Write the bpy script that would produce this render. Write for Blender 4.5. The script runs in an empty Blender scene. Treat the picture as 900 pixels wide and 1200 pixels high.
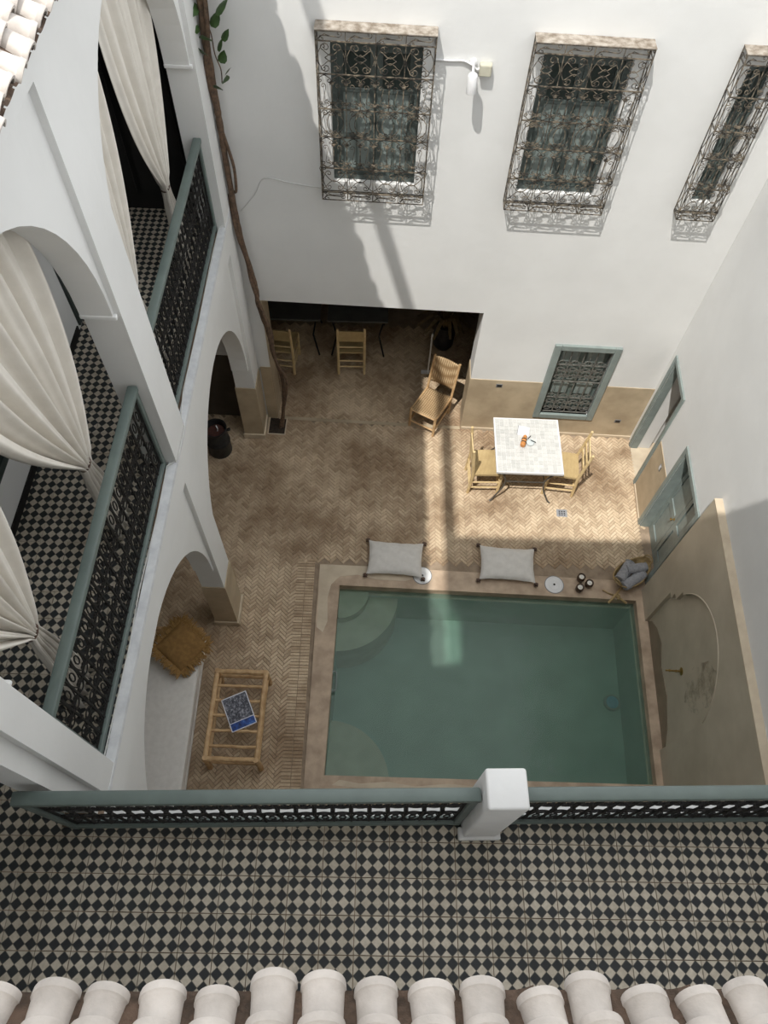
import bpy, bmesh, math, random
from mathutils import Matrix, Vector
random.seed(7)
PI = math.pi
scene = bpy.context.scene
COL = scene.collection

# ------------------------------------------------------------------ camera
Rr = ((0.99944991, 0.01264428, 0.03065948), (0.02633592, -0.86447109, -0.50199218), (0.0201569, 0.50252349, -0.86432855))
cam = bpy.data.cameras.new('camera'); cam_o = bpy.data.objects.new('camera', cam); COL.objects.link(cam_o)
cam.sensor_fit = 'VERTICAL'; cam.sensor_height = 36.0; cam.sensor_width = 27.0
cam.lens = 873.25 / 1200 * 36.0
cam.clip_start = 0.05
r_, d_, f_ = Rr
CAMP = Vector((-0.178, -0.547, 8.40))
cam_o.matrix_world = Matrix(((r_[0], -d_[0], -f_[0], CAMP.x), (r_[1], -d_[1], -f_[1], CAMP.y), (r_[2], -d_[2], -f_[2], CAMP.z), (0, 0, 0, 1)))
scene.camera = cam_o

# ------------------------------------------------------------------ world, sun, exposure
world = bpy.data.worlds.new('sky'); scene.world = world; world.use_nodes = True
bg = world.node_tree.nodes['Background']
bg.inputs[0].default_value = (0.94, 0.97, 1.0, 1); bg.inputs[1].default_value = 1.95
SUN = Vector((0.30, 0.39, -1.0)).normalized()
sl = bpy.data.lights.new('sun', 'SUN'); sl.energy = 3.95; sl.angle = math.radians(0.6); sl.color = (1.0, 0.968, 0.91)
sun_o = bpy.data.objects.new('sun', sl); COL.objects.link(sun_o)
sun_o.rotation_euler = SUN.to_track_quat('-Z', 'Y').to_euler()
vs = scene.view_settings
vs.view_transform = 'Standard'; vs.look = 'None'; vs.gamma = 1.0; vs.exposure = 0.0
try: vs.use_curve_mapping = False
except Exception: pass

# ------------------------------------------------------------------ frames (every side of the court is a little out of square)
G = 3.45                                   # gallery floor height
def yb(x): return 5.735 - 0.035 * (x - 1.14)
F_BACK = Matrix.Translation((0, yb(0), 0)) @ Matrix.Rotation(math.atan(-0.035), 4, 'Z')       # x = world x, -y = into the court
F_RIGHT = Matrix.Translation((3.115, 0, 0)) @ Matrix.Rotation(PI / 2 - math.atan(0.058), 4, 'Z')  # x = world y, +y = into the court
F_LEFT = Matrix.Translation((-1.758, 0, 0)) @ Matrix.Rotation(PI / 2 - math.atan(0.02), 4, 'Z')   # x = world y, -y = into the court
F_NEAR = Matrix.Translation((0, 0.112, G)) @ Matrix.Rotation(math.atan(0.026), 4, 'Z')
ID = Matrix.Identity(4)
def T(x, y, z, rz=0): return Matrix.Translation((x, y, z)) @ Matrix.Rotation(rz, 4, 'Z')

# ------------------------------------------------------------------ materials
MATS = {}
def nmat(name):
    m = bpy.data.materials.new(name); m.use_nodes = True
    MATS[name] = m
    nt = m.node_tree; b = nt.nodes['Principled BSDF']
    return m, nt, b
def N(nt, t, **kw):
    n = nt.nodes.new(t)
    for k, v in kw.items(): setattr(n, k, v)
    return n
def mixc(nt, fac, a, b, blend='MIX'):
    n = N(nt, 'ShaderNodeMix', data_type='RGBA', blend_type=blend)
    for i, v in ((0, fac), (6, a), (7, b)):
        if hasattr(v, 'is_linked') or hasattr(v, 'links'): nt.links.new(v, n.inputs[i])
        else: n.inputs[i].default_value = v if not isinstance(v, tuple) else (*v[:3], 1)
    return n.outputs[2]
def ramp(nt, src, stops):
    r = N(nt, 'ShaderNodeValToRGB'); e = r.color_ramp.elements
    while len(e) < len(stops): e.new(0.5)
    for i, (p, c) in enumerate(stops): e[i].position = p; e[i].color = (*c, 1)
    nt.links.new(src, r.inputs[0]); return r.outputs[0]
def noise(nt, scale, detail=4, rough=.55, coord='Object', vec=None):
    n = N(nt, 'ShaderNodeTexNoise'); n.inputs['Scale'].default_value = scale; n.inputs['Detail'].default_value = detail; n.inputs['Roughness'].default_value = rough
    if vec is None:
        tc = N(nt, 'ShaderNodeTexCoord'); vec = tc.outputs[coord]
    nt.links.new(vec, n.inputs['Vector']); return n.outputs[0]
def bump(nt, b, h, strength=.2, dist=.01):
    n = N(nt, 'ShaderNodeBump'); n.inputs['Strength'].default_value = strength; n.inputs['Distance'].default_value = dist
    nt.links.new(h, n.inputs['Height']); nt.links.new(n.outputs[0], b.inputs['Normal'])
def plain(name, c1, c2=None, rough=.6, scale=6, metal=0, bmp=0, bscale=None, detail=4, spec=None, lo=.35, hi=.65):
    m, nt, b = nmat(name)
    if c2 is None: c2 = tuple(x * .86 for x in c1)
    geo = N(nt, 'ShaderNodeNewGeometry')
    h = noise(nt, scale, detail, vec=geo.outputs['Position'])
    nt.links.new(ramp(nt, h, [(lo, c2), (hi, c1)]), b.inputs['Base Color'])
    b.inputs['Roughness'].default_value = rough; b.inputs['Metallic'].default_value = metal
    if spec is not None: b.inputs['Specular IOR Level'].default_value = spec
    if bmp:
        h2 = noise(nt, bscale or scale * 4, 5, vec=geo.outputs['Position']); bump(nt, b, h2, bmp)
    return m
M_WHITE = plain('white_limewash', (.745, .745, .732), (.705, .705, .692), .85, 1.6, bmp=.25, bscale=9, spec=.2)
M_WHITE2 = plain('white_paint', (.80, .80, .79), (.75, .75, .745), .6, 5, bmp=.08)
M_LEDGE = plain('ledge_plaster', (.72, .73, .74), (.60, .61, .63), .8, 14, bmp=.1)
M_TAN = plain('tan_tadelakt', (.50, .41, .285), (.37, .295, .20), .5, 3.2, bmp=.1, bscale=12, detail=7)
M_TANL = plain('pale_tan_plaster', (.60, .51, .38), (.50, .41, .30), .6, 5, bmp=.1)
M_PANEL = plain('fountain_tadelakt', (.53, .47, .37), (.43, .375, .285), .42, 2.4, bmp=.08, bscale=8, detail=7)
M_PANELD = plain('fountain_stain', (.22, .185, .13), (.15, .12, .08), .5, 9, detail=7)
M_COPE = plain('coping_plaster', (.56, .43, .31), (.36, .265, .185), .6, 4.5, bmp=.2, bscale=25, detail=8)
M_GREEN = plain('grey_green_paint', (.135, .172, .158), (.115, .147, .136), .45, 7, bmp=.05, bscale=40)
M_GREENB = plain('blue_grey_paint', (.245, .29, .275), (.20, .238, .228), .48, 8, bmp=.05, bscale=40)
M_DKGREEN = plain('dark_green_paint', (.035, .05, .045), (.02, .03, .027), .45, 8)
M_SHUT = plain('faded_shutter_paint', (.105, .128, .12), (.07, .088, .083), .5, 9)
M_IRON = plain('black_iron', (.016, .015, .0145), (.010, .0095, .009), .65, 30, spec=.25)
M_IRONR = plain('weathered_iron', (.20, .165, .12), (.030, .026, .022), .6, 26, detail=6, lo=.42, hi=.62)
M_RUSTP = plain('rusty_plate', (.40, .36, .31), (.17, .135, .10), .8, 18, bmp=.3, detail=7)
M_GRILL = plain('grey_iron_grille', (.17, .165, .145), (.09, .088, .08), .6, 18)
M_STEEL = plain('grey_wrought_iron', (.12, .115, .10), (.07, .066, .06), .5, 20, metal=.3)
M_DARK = plain('dark_interior', (.012, .011, .01), (.008, .007, .006), .9, 4)
M_ROOM = plain('dark_brown_plaster', (.10, .08, .06), (.07, .055, .04), .8, 3)  # dark brown base colour of the room walls and arcade dados
M_WOOD = plain('pale_eucalyptus_wood', (.62, .42, .225), (.45, .28, .135), .6, 14, bmp=.1, detail=6)
M_WOODY = plain('yellow_chair_wood', (.72, .56, .31), (.60, .44, .22), .55, 12, bmp=.08)
M_WOODB = plain('basket_wood', (.42, .30, .14), (.26, .18, .08), .6, 18, bmp=.15)
M_BARK = plain('vine_bark', (.17, .105, .065), (.07, .045, .03), .85, 30, bmp=.7, bscale=70, detail=7)
M_LEAF = plain('vine_leaf', (.055, .11, .03), (.03, .065, .018), .45, 25)
M_LINEN = plain('white_linen', (.70, .675, .635), (.64, .615, .575), .9, 18, bmp=.1, bscale=120)
M_CURT = plain('cream_curtain_cotton', (.76, .72, .655), (.70, .66, .595), .9, 9, bmp=.05, bscale=150)
M_MUST = plain('mustard_wool', (.30, .17, .055), (.21, .115, .035), .95, 20, bmp=.3, bscale=150)
M_FRINGE = plain('mustard_fringe', (.40, .235, .08), (.25, .14, .045), .95, 60, bmp=.3, bscale=200)
M_POM = plain('brown_tassel', (.12, .075, .055), (.07, .045, .035), .95, 60, bmp=.4, bscale=150)
M_TOWEL = plain('grey_towel', (.34, .34, .355), (.25, .25, .265), .98, 35, bmp=.5, bscale=160)
M_POT = plain('blackened_metal', (.045, .047, .05), (.02, .021, .023), .45, 14, metal=.5, bmp=.2)
M_RED = plain('dark_red_filling', (.10, .035, .025), (.05, .02, .015), .9, 30)
M_BRASS = plain('aged_brass', (.42, .29, .10), (.26, .17, .06), .35, 18, metal=.9)
M_BOTTLE = plain('brown_glazed_pot', (.075, .042, .025), (.045, .026, .016), .22, 20)
M_WAX = plain('cream_wax', (.80, .76, .68), (.74, .70, .62), .5, 10)
M_LID = plain('white_plastic', (.74, .74, .74), (.70, .70, .70), .35, 10)
M_GRAYP = plain('grey_plastic', (.22, .22, .22), (.18, .18, .18), .5, 20)
M_BEIGE = plain('beige_box', (.52, .50, .40), (.46, .44, .35), .6, 10)
M_SOIL = plain('dark_soil', (.05, .035, .025), (.025, .018, .012), .95, 30, bmp=.6)
M_MORTAR = plain('floor_mortar', (.34, .26, .185), (.24, .18, .125), .9, 8, bmp=.2)
M_GROUT = plain('tile_grout', (.30, .215, .15), (.22, .155, .105), .9, 12)
M_ROOFT = plain('whitewashed_clay', (.60, .55, .505), (.44, .40, .365), .75, 9, bmp=.25, bscale=45, detail=7)
M_ROOFM = plain('roof_dirt', (.13, .085, .06), (.05, .035, .025), .95, 25, bmp=.8, bscale=60, detail=7)
M_CANVAS = plain('shade_canvas', (.60, .56, .48), (.55, .51, .44), .9, 4)
M_TABLED = plain('grey_stone_top', (.10, .10, .095), (.07, .07, .066), .5, 5)
M_PAPER = plain('white_paper', (.78, .77, .80), (.70, .70, .74), .8, 30)
M_ORANGE = plain('orange_wood', (.62, .27, .08), (.50, .20, .055), .5, 20)
M_STRAW = plain('dry_palm', (.20, .135, .06), (.12, .08, .035), .9, 20)
M_GLASSB = plain('cup_glass', (.62, .66, .66), (.55, .6, .6), .08, 10)
M_POOL = plain('pool_green_plaster', (.34, .445, .385), (.28, .375, .325), .7, 2.2, detail=6)
M_STEP = plain('pool_step_plaster', (.58, .53, .41), (.48, .44, .34), .7, 5)
M_LAMPB = plain('pool_light_glass', (.16, .36, .48), (.12, .28, .40), .3, 30)
M_CABLE = plain('white_cable', (.62, .62, .60), (.56, .56, .54), .6, 10)

# pool water: clear tinted body with a mirror-like rippled surface
m, nt, b = nmat('pool_water'); M_WATER = m
nt.nodes.remove(b); out = nt.nodes['Material Output']
tr = N(nt, 'ShaderNodeBsdfTransparent'); tr.inputs[0].default_value = (.70, .84, .78, 1)
gl = N(nt, 'ShaderNodeBsdfGlossy'); gl.inputs['Roughness'].default_value = .03
fr = N(nt, 'ShaderNodeFresnel'); fr.inputs[0].default_value = 1.33
df = N(nt, 'ShaderNodeBsdfDiffuse'); df.inputs[0].default_value = (.19, .275, .225, 1); mb0 = N(nt, 'ShaderNodeMixShader'); mb0.inputs[0].default_value = .34
mx = N(nt, 'ShaderNodeMixShader'); geo = N(nt, 'ShaderNodeNewGeometry')
h = noise(nt, 5.5, 3, .5, vec=geo.outputs['Position'])
bp = N(nt, 'ShaderNodeBump'); bp.inputs['Strength'].default_value = .35; bp.inputs['Distance'].default_value = .03
nt.links.new(h, bp.inputs['Height'])
for n_ in (gl, fr): nt.links.new(bp.outputs[0], n_.inputs['Normal'])
nt.links.new(fr.outputs[0], mx.inputs[0]); nt.links.new(tr.outputs[0], mb0.inputs[1]); nt.links.new(df.outputs[0], mb0.inputs[2]); nt.links.new(mb0.outputs[0], mx.inputs[1]); nt.links.new(gl.outputs[0], mx.inputs[2]); nt.links.new(mx.outputs[0], out.inputs[0])

# herringbone bricks: tone per brick (per island / per object), worn and stained in patches
def brickmat(name, stops, stain=(.50, .44, .385)):
    m, nt, b = nmat(name)
    geo = N(nt, 'ShaderNodeNewGeometry'); oi = N(nt, 'ShaderNodeObjectInfo')
    ad = N(nt, 'ShaderNodeMath', operation='ADD'); nt.links.new(geo.outputs['Random Per Island'], ad.inputs[0]); nt.links.new(oi.outputs['Random'], ad.inputs[1])
    fr = N(nt, 'ShaderNodeMath', operation='FRACT'); nt.links.new(ad.outputs[0], fr.inputs[0])
    c = ramp(nt, fr.outputs[0], stops)
    st = noise(nt, 1.1, 6, .65, vec=geo.outputs['Position'])
    sr = ramp(nt, st, [(.38, stain), (.60, (1, 1, 1))])
    c2 = mixc(nt, 1.0, c, sr, 'MULTIPLY')
    fine = noise(nt, 60, 3, .6, vec=geo.outputs['Position'])
    c3 = mixc(nt, .35, c2, ramp(nt, fine, [(.3, (.55, .5, .45)), (.7, (1, 1, 1))]), 'MULTIPLY')
    nt.links.new(c3, b.inputs['Base Color']); b.inputs['Roughness'].default_value = .75
    bump(nt, b, fine, .25, .004)
    return m
M_BRICK = brickmat('herringbone_brick', [(0, (.52, .395, .265)), (.22, (.63, .49, .34)), (.6, (.69, .55, .385)), (.88, (.73, .59, .42)), (1, (.56, .43, .295))])
M_ZELL = brickmat('white_zellige', [(0, (.57, .575, .56)), (.5, (.63, .63, .61)), (1, (.69, .69, .67))], stain=(.92, .92, .92))

# cement tile, 20 cm, printed with a diamond checker
m, nt, b = nmat('cement_tile'); M_TILE = m
tc = N(nt, 'ShaderNodeTexCoord'); sp = N(nt, 'ShaderNodeSeparateXYZ'); nt.links.new(tc.outputs['Object'], sp.inputs[0])
Pd = .2 / 3
def mth(op, a, b_=None):
    n = N(nt, 'ShaderNodeMath', operation=op)
    for i, v in enumerate((a, b_)):
        if v is None: continue
        if isinstance(v, (int, float)): n.inputs[i].default_value = v
        else: nt.links.new(v, n.inputs[i])
    return n.outputs[0]
sa = mth('ADD', mth('DIVIDE', mth('ADD', sp.outputs[0], sp.outputs[1]), Pd), .5)
sb = mth('ADD', mth('DIVIDE', mth('SUBTRACT', sp.outputs[0], sp.outputs[1]), Pd), .5)
par = mth('FLOORED_MODULO', mth('ADD', mth('FLOOR', sa), mth('FLOOR', sb)), 2.0)
wh = mth('GREATER_THAN', par, .5)
fa = mth('FRACT', sa); fb = mth('FRACT', sb)
def edge(v): return mth('MINIMUM', v, mth('SUBTRACT', 1.0, v))
line = mth('LESS_THAN', mth('MINIMUM', edge(fa), edge(fb)), .035)
geo = N(nt, 'ShaderNodeNewGeometry'); oi = N(nt, 'ShaderNodeObjectInfo')
n1 = noise(nt, 7, 6, .6, vec=geo.outputs['Position']); n2 = noise(nt, 45, 4, .6, vec=geo.outputs['Position'])
cream = mixc(nt, n1, (.50, .435, .345), (.74, .68, .575))
cdark = mixc(nt, n1, (.012, .014, .016), (.035, .040, .044))
c = mixc(nt, wh, cdark, cream)
c = mixc(nt, line, c, (.16, .145, .12))
c = mixc(nt, .5, c, ramp(nt, n2, [(.3, (.6, .57, .52)), (.65, (1, 1, 1))]), 'MULTIPLY')
tone = ramp(nt, oi.outputs['Random'], [(0, (.86, .85, .83)), (1, (1, 1, 1))])
c = mixc(nt, 1.0, c, tone, 'MULTIPLY')
nt.links.new(c, b.inputs['Base Color']); b.inputs['Roughness'].default_value = .62

# rush / leather weave
def weave(name, ca, cb, scale, rough=.7):
    m, nt, b = nmat(name)
    tc = N(nt, 'ShaderNodeTexCoord')
    w = N(nt, 'ShaderNodeTexWave'); w.inputs['Scale'].default_value = scale; w.inputs['Distortion'].default_value = 1.2; w.inputs['Detail'].default_value = 2
    nt.links.new(tc.outputs['Object'], w.inputs['Vector'])
    w2 = N(nt, 'ShaderNodeTexWave', bands_direction='Y'); w2.inputs['Scale'].default_value = scale; w2.inputs['Distortion'].default_value = 1.2
    nt.links.new(tc.outputs['Object'], w2.inputs['Vector'])
    mm = N(nt, 'ShaderNodeMath', operation='MULTIPLY'); nt.links.new(w.outputs['Fac'], mm.inputs[0]); nt.links.new(w2.outputs['Fac'], mm.inputs[1])
    n1 = noise(nt, 9, 4)
    c = mixc(nt, mm.outputs[0], ca, cb); c = mixc(nt, .5, c, ramp(nt, n1, [(.3, (.65, .6, .55)), (.7, (1, 1, 1))]), 'MULTIPLY')
    nt.links.new(c, b.inputs['Base Color']); b.inputs['Roughness'].default_value = rough
    bump(nt, b, mm.outputs[0], .5, .006)
    return m
M_RUSH = weave('woven_rush', (.46, .33, .15), (.72, .57, .32), 22)
M_LEATH = weave('woven_leather', (.30, .19, .09), (.74, .57, .35), 11)

# magazine cover print
m, nt, b = nmat('magazine_print'); M_MAG = m
tc = N(nt, 'ShaderNodeTexCoord'); sp = N(nt, 'ShaderNodeSeparateXYZ'); nt.links.new(tc.outputs['Object'], sp.inputs[0])
ph = noise(nt, 38, 8, .8); photo = ramp(nt, ph, [(.40, (.012, .013, .022)), (.52, (.10, .105, .13)), (.66, (.55, .55, .60))])
ph2 = noise(nt, 16, 5, .7); blue = ramp(nt, ph2, [(.35, (.008, .018, .07)), (.55, (.015, .075, .33)), (.75, (.12, .30, .62))])
isb = mth('LESS_THAN', sp.outputs[1], -.095)
c = mixc(nt, isb, photo, blue)
sep = mth('LESS_THAN', mth('ABSOLUTE', mth('ADD', sp.outputs[1], .095)), .004)
bord = mth('MAXIMUM', mth('GREATER_THAN', mth('ABSOLUTE', sp.outputs[0]), .128), mth('GREATER_THAN', mth('ABSOLUTE', sp.outputs[1]), .176))
c = mixc(nt, mth('MAXIMUM', sep, bord), c, (.66, .66, .72))
nt.links.new(c, b.inputs['Base Color']); b.inputs['Roughness'].default_value = .35

# ------------------------------------------------------------------ mesh builder
class MB:
    def __init__(s): s.v = []; s.f = []
    def quad(s, *p):
        i = len(s.v); s.v += [tuple(q) for q in p]; s.f.append(tuple(range(i, i + len(p))))
    def box(s, x0, x1, y0, y1, z0, z1, M=None):
        i = len(s.v)
        c = [(x, y, z) for z in (z0, z1) for y in (y0, y1) for x in (x0, x1)]
        if M is not None: c = [tuple(M @ Vector(p)) for p in c]
        s.v += c
        s.f += [tuple(i + k for k in q) for q in ((0, 2, 3, 1), (4, 5, 7, 6), (0, 1, 5, 4), (2, 6, 7, 3), (0, 4, 6, 2), (1, 3, 7, 5))]
        return s
    def cbox(s, x0, x1, y0, y1, z0, z1, c=.01, M=None, seg=2):
        bm = bmesh.new(); bmesh.ops.create_cube(bm, size=1)
        for v in bm.verts:
            v.co = Vector(((x0 + x1) / 2 + v.co.x * (x1 - x0), (y0 + y1) / 2 + v.co.y * (y1 - y0), (z0 + z1) / 2 + v.co.z * (z1 - z0)))
        bmesh.ops.bevel(bm, geom=bm.edges[:], offset=c, segments=seg, affect='EDGES', profile=.5)
        if M is not None: bm.transform(M)
        s.addbm(bm); return s
    def addbm(s, bm):
        i = len(s.v); bm.verts.index_update()
        s.v += [tuple(v.co) for v in bm.verts]; s.f += [tuple(i + v.index for v in f.verts) for f in bm.faces]; bm.free()
    def tube(s, pts, r, n=6, cap=True, closed=False):
        pts = [Vector(p) for p in pts]; m = len(pts)
        rr = r if isinstance(r, (list, tuple)) else [r] * m
        up = None; i0 = len(s.v)
        for k in range(m):
            if closed: t = pts[(k + 1) % m] - pts[k - 1]
            else: t = pts[min(k + 1, m - 1)] - pts[max(k - 1, 0)]
            t.normalize()
            if up is None:
                up = Vector((0, 0, 1)) if abs(t.z) < .9 else Vector((1, 0, 0))
            a = (up - t * up.dot(t))
            if a.length < 1e-6: a = t.orthogonal()
            a.normalize(); up = a; bb = t.cross(a)
            for j in range(n):
                an = 2 * PI * (j + .5) / n
                s.v.append(tuple(pts[k] + (a * math.cos(an) + bb * math.sin(an)) * rr[k]))
        for k in range(m if closed else m - 1):
            for j in range(n):
                a0 = i0 + k * n + j; a1 = i0 + k * n + (j + 1) % n; k2 = (k + 1) % m
                b0 = i0 + k2 * n + j; b1 = i0 + k2 * n + (j + 1) % n
                s.f.append((a0, a1, b1, b0))
        if cap and not closed:
            s.f.append(tuple(i0 + j for j in reversed(range(n)))); s.f.append(tuple(i0 + (m - 1) * n + j for j in range(n)))
        return s
    def lathe(s, prof, cx=0, cy=0, z=0, n=20, M=None):
        i0 = len(s.v)
        for (r, h) in prof:
            for j in range(n):
                a = 2 * PI * j / n; p = Vector((cx + r * math.cos(a), cy + r * math.sin(a), z + h))
                s.v.append(tuple(M @ p if M is not None else p))
        for k in range(len(prof) - 1):
            for j in range(n):
                s.f.append((i0 + k * n + j, i0 + k * n + (j + 1) % n, i0 + (k + 1) * n + (j + 1) % n, i0 + (k + 1) * n + j))
        s.f.append(tuple(i0 + j for j in reversed(range(n)))); s.f.append(tuple(i0 + (len(prof) - 1) * n + j for j in range(n)))
        return s
    def grid(s, fn, nu, nv, closeu=False):
        i0 = len(s.v)
        for k in range(nv + 1):
            for j in range(nu + (0 if closeu else 1)): s.v.append(tuple(fn(j / nu, k / nv)))
        w = nu if closeu else nu + 1
        for k in range(nv):
            for j in range(nu):
                j2 = (j + 1) % w
                s.f.append((i0 + k * w + j, i0 + k * w + j2, i0 + (k + 1) * w + j2, i0 + (k + 1) * w + j))
        return s
    def prism(s, poly, z0, z1):     # poly of (x, y), counter-clockwise
        i = len(s.v); n = len(poly)
        s.v += [(x, y, z0) for x, y in poly] + [(x, y, z1) for x, y in poly]
        s.f.append(tuple(i + k for k in reversed(range(n)))); s.f.append(tuple(i + n + k for k in range(n)))
        for k in range(n): s.f.append((i + k, i + (k + 1) % n, i + n + (k + 1) % n, i + n + k))
        return s
    def mesh(s, name, mat, smooth=False, fix=False):
        me = bpy.data.meshes.new(name); me.from_pydata(s.v, [], s.f); me.materials.append(mat)
        if fix:
            bm = bmesh.new(); bm.from_mesh(me); bmesh.ops.recalc_face_normals(bm, faces=bm.faces[:]); bm.to_mesh(me); bm.free()
        if smooth:
            me.polygons.foreach_set('use_smooth', [True] * len(me.polygons))
            if smooth != 'all': me.set_sharp_from_angle(angle=math.radians(40))
        me.update(); return me
    def build(s, name, mat, parent=None, M=None, smooth=False, fix=False):
        return link(name, s.mesh(name, mat, smooth, fix), parent, M)
def link(name, me, parent=None, M=None):
    o = bpy.data.objects.new(name, me); COL.objects.link(o)
    if parent is not None: o.parent = parent
    if M is not None: o.matrix_local = M
    return o
def tag(o, label=None, cat=None, group=None, kind=None):
    for k, v in (('label', label), ('category', cat), ('group', group), ('kind', kind)):
        if v: o[k] = v
    return o
def thing(name, label, cat, M, group=None):
    o = bpy.data.objects.new(name, None); COL.objects.link(o); o.matrix_world = M; o.empty_display_size = .1
    return tag(o, label, cat, group)
def stuff(o): o['kind'] = 'stuff'; return o
def struct(o): o['kind'] = 'structure'; return o
def sempty(name, M=ID):
    o = bpy.data.objects.new(name, None); COL.objects.link(o); o.matrix_world = M; return struct(o)
def dup(root, M, label=None):
    r = root.copy(); COL.objects.link(r); r.matrix_world = M
    if label: r['label'] = label
    for ch in [o for o in COL.objects if o.parent == root]:
        c = ch.copy(); COL.objects.link(c); c.parent = r; c.matrix_local = ch.matrix_local.copy()
        for g in [o for o in COL.objects if o.parent == ch]:
            d = g.copy(); COL.objects.link(d); d.parent = c; d.matrix_local = g.matrix_local.copy()
    return r

# ================================================================== STRUCTURE
def wall_holes(x0, x1, z0, z1, ya, yb_, holes):
    """flat wall between planes ya (seen side) and yb_, with rectangular through-holes (hx0,hx1,hz0,hz1)"""
    mb = MB()
    xs = sorted({x0, x1, *[h[0] for h in holes], *[h[1] for h in holes]}); xs = [x for x in xs if x0 <= x <= x1]
    zs = sorted({z0, z1, *[h[2] for h in holes], *[h[3] for h in holes]}); zs = [z for z in zs if z0 <= z <= z1]
    def solid(i, j):
        if i < 0 or j < 0 or i >= len(xs) - 1 or j >= len(zs) - 1: return False
        cx = (xs[i] + xs[i + 1]) / 2; cz = (zs[j] + zs[j + 1]) / 2
        return not any(h[0] < cx < h[1] and h[2] < cz < h[3] for h in holes)
    for i in range(len(xs) - 1):
        for j in range(len(zs) - 1):
            if not solid(i, j): continue
            a, b, c, d = xs[i], xs[i + 1], zs[j], zs[j + 1]
            mb.quad((a, ya, c), (b, ya, c), (b, ya, d), (a, ya, d)); mb.quad((a, yb_, c), (a, yb_, d), (b, yb_, d), (b, yb_, c))
            if not solid(i - 1, j): mb.quad((a, ya, c), (a, ya, d), (a, yb_, d), (a, yb_, c))
            if not solid(i + 1, j): mb.quad((b, ya, c), (b, yb_, c), (b, yb_, d), (b, ya, d))
            if not solid(i, j - 1): mb.quad((a, ya, c), (a, yb_, c), (b, yb_, c), (b, ya, c))
            if not solid(i, j + 1): mb.quad((a, ya, d), (b, ya, d), (b, yb_, d), (a, yb_, d))
    return mb

# ---- back wall
W_UP = [(-.60, .17, 3.79, 5.08), (1.15, 1.89, 3.79, 5.08), (2.83, 3.03, 3.79, 5.08)]
REC = (-1.49, 1.08, 0.0, 2.19)
WLOW = (2.09, 2.73, .45, 1.68)
TOPZ = 7.1
mb = wall_holes(-3.2, 3.80, 0, TOPZ, 0, .32, [REC, WLOW, *W_UP])
wall_back = struct(mb.build('wall_back', M_WHITE, None, F_BACK, fix=True))
# tan dado either side of the opening, with a pale skirting
for (a, b_) in ((1.08, 2.005), (2.815, 3.47)):
    mb = MB().box(a, b_, -.010, -.0005, .045, 1.05); mb.build('dado', M_TAN, wall_back)
MB().box(2.005, 2.815, -.010, -.0005, .045, .37).build('dado', M_TAN, wall_back)
MB().box(1.08, 3.47, -.024, -.0005, 0, .045).build('skirting', M_TANL, wall_back)
MB().box(-1.62, -1.49, -.012, -.0005, .0, 1.05).build('dado', M_TAN, wall_back)
MB().box(1.068, 1.08, .0, .32, .0, 1.05).build('dado', M_TAN, wall_back)
MB().box(-1.49, -1.478, .0, .32, .0, 2.18).build('dado', M_TAN, wall_back)
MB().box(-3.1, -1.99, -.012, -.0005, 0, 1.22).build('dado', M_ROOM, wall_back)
# ---- dim room behind the opening
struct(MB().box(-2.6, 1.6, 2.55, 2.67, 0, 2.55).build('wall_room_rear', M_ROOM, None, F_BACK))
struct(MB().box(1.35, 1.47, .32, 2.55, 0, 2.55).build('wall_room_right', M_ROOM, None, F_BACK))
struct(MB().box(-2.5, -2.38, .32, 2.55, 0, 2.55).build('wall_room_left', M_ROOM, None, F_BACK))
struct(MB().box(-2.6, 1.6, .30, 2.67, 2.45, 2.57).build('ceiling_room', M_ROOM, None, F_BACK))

# ---- right wall
D1 = (4.94, 5.50, 0, 1.74); D2 = (3.46, 4.25, 0, 1.63)
mb = wall_holes(-1.6, 5.66, 0, TOPZ, 0, -.26, [D1, D2])
wall_right = struct(mb.build('wall_right', M_WHITE, None, F_RIGHT, fix=True))
MB().box(4.325, 4.865, .0005, .010, .045, 1.02).build('dado', M_TAN, wall_right)
MB().box(4.325, 4.865, .0005, .022, 0, .045).build('skirting', M_TANL, wall_right)
# passage behind the open doorway
vest = sempty('wall_passage', F_RIGHT)
MB().box(4.4, 4.5, -1.5, -.26, 0, 2.3).build('side_wall', M_WHITE, vest)
MB().box(5.60, 5.7, -1.5, -.26, 0, 2.3).build('side_wall', M_WHITE, vest)
MB().box(4.4, 5.7, -1.6, -1.5, 0, 2.3).build('rear_wall', M_WHITE, vest)
MB().box(4.4, 5.7, -1.6, -.26, 2.3, 2.4).build('passage_ceiling', M_WHITE, vest)
MB().box(4.5, 5.6, -1.5, .0, -.06, -.004).build('passage_floor', M_TANL, vest)
MB().cbox(4.56, 4.60, -.95, -.27, .01, 1.72, .006).build('door_leaf', M_ROOM, vest)

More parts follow.
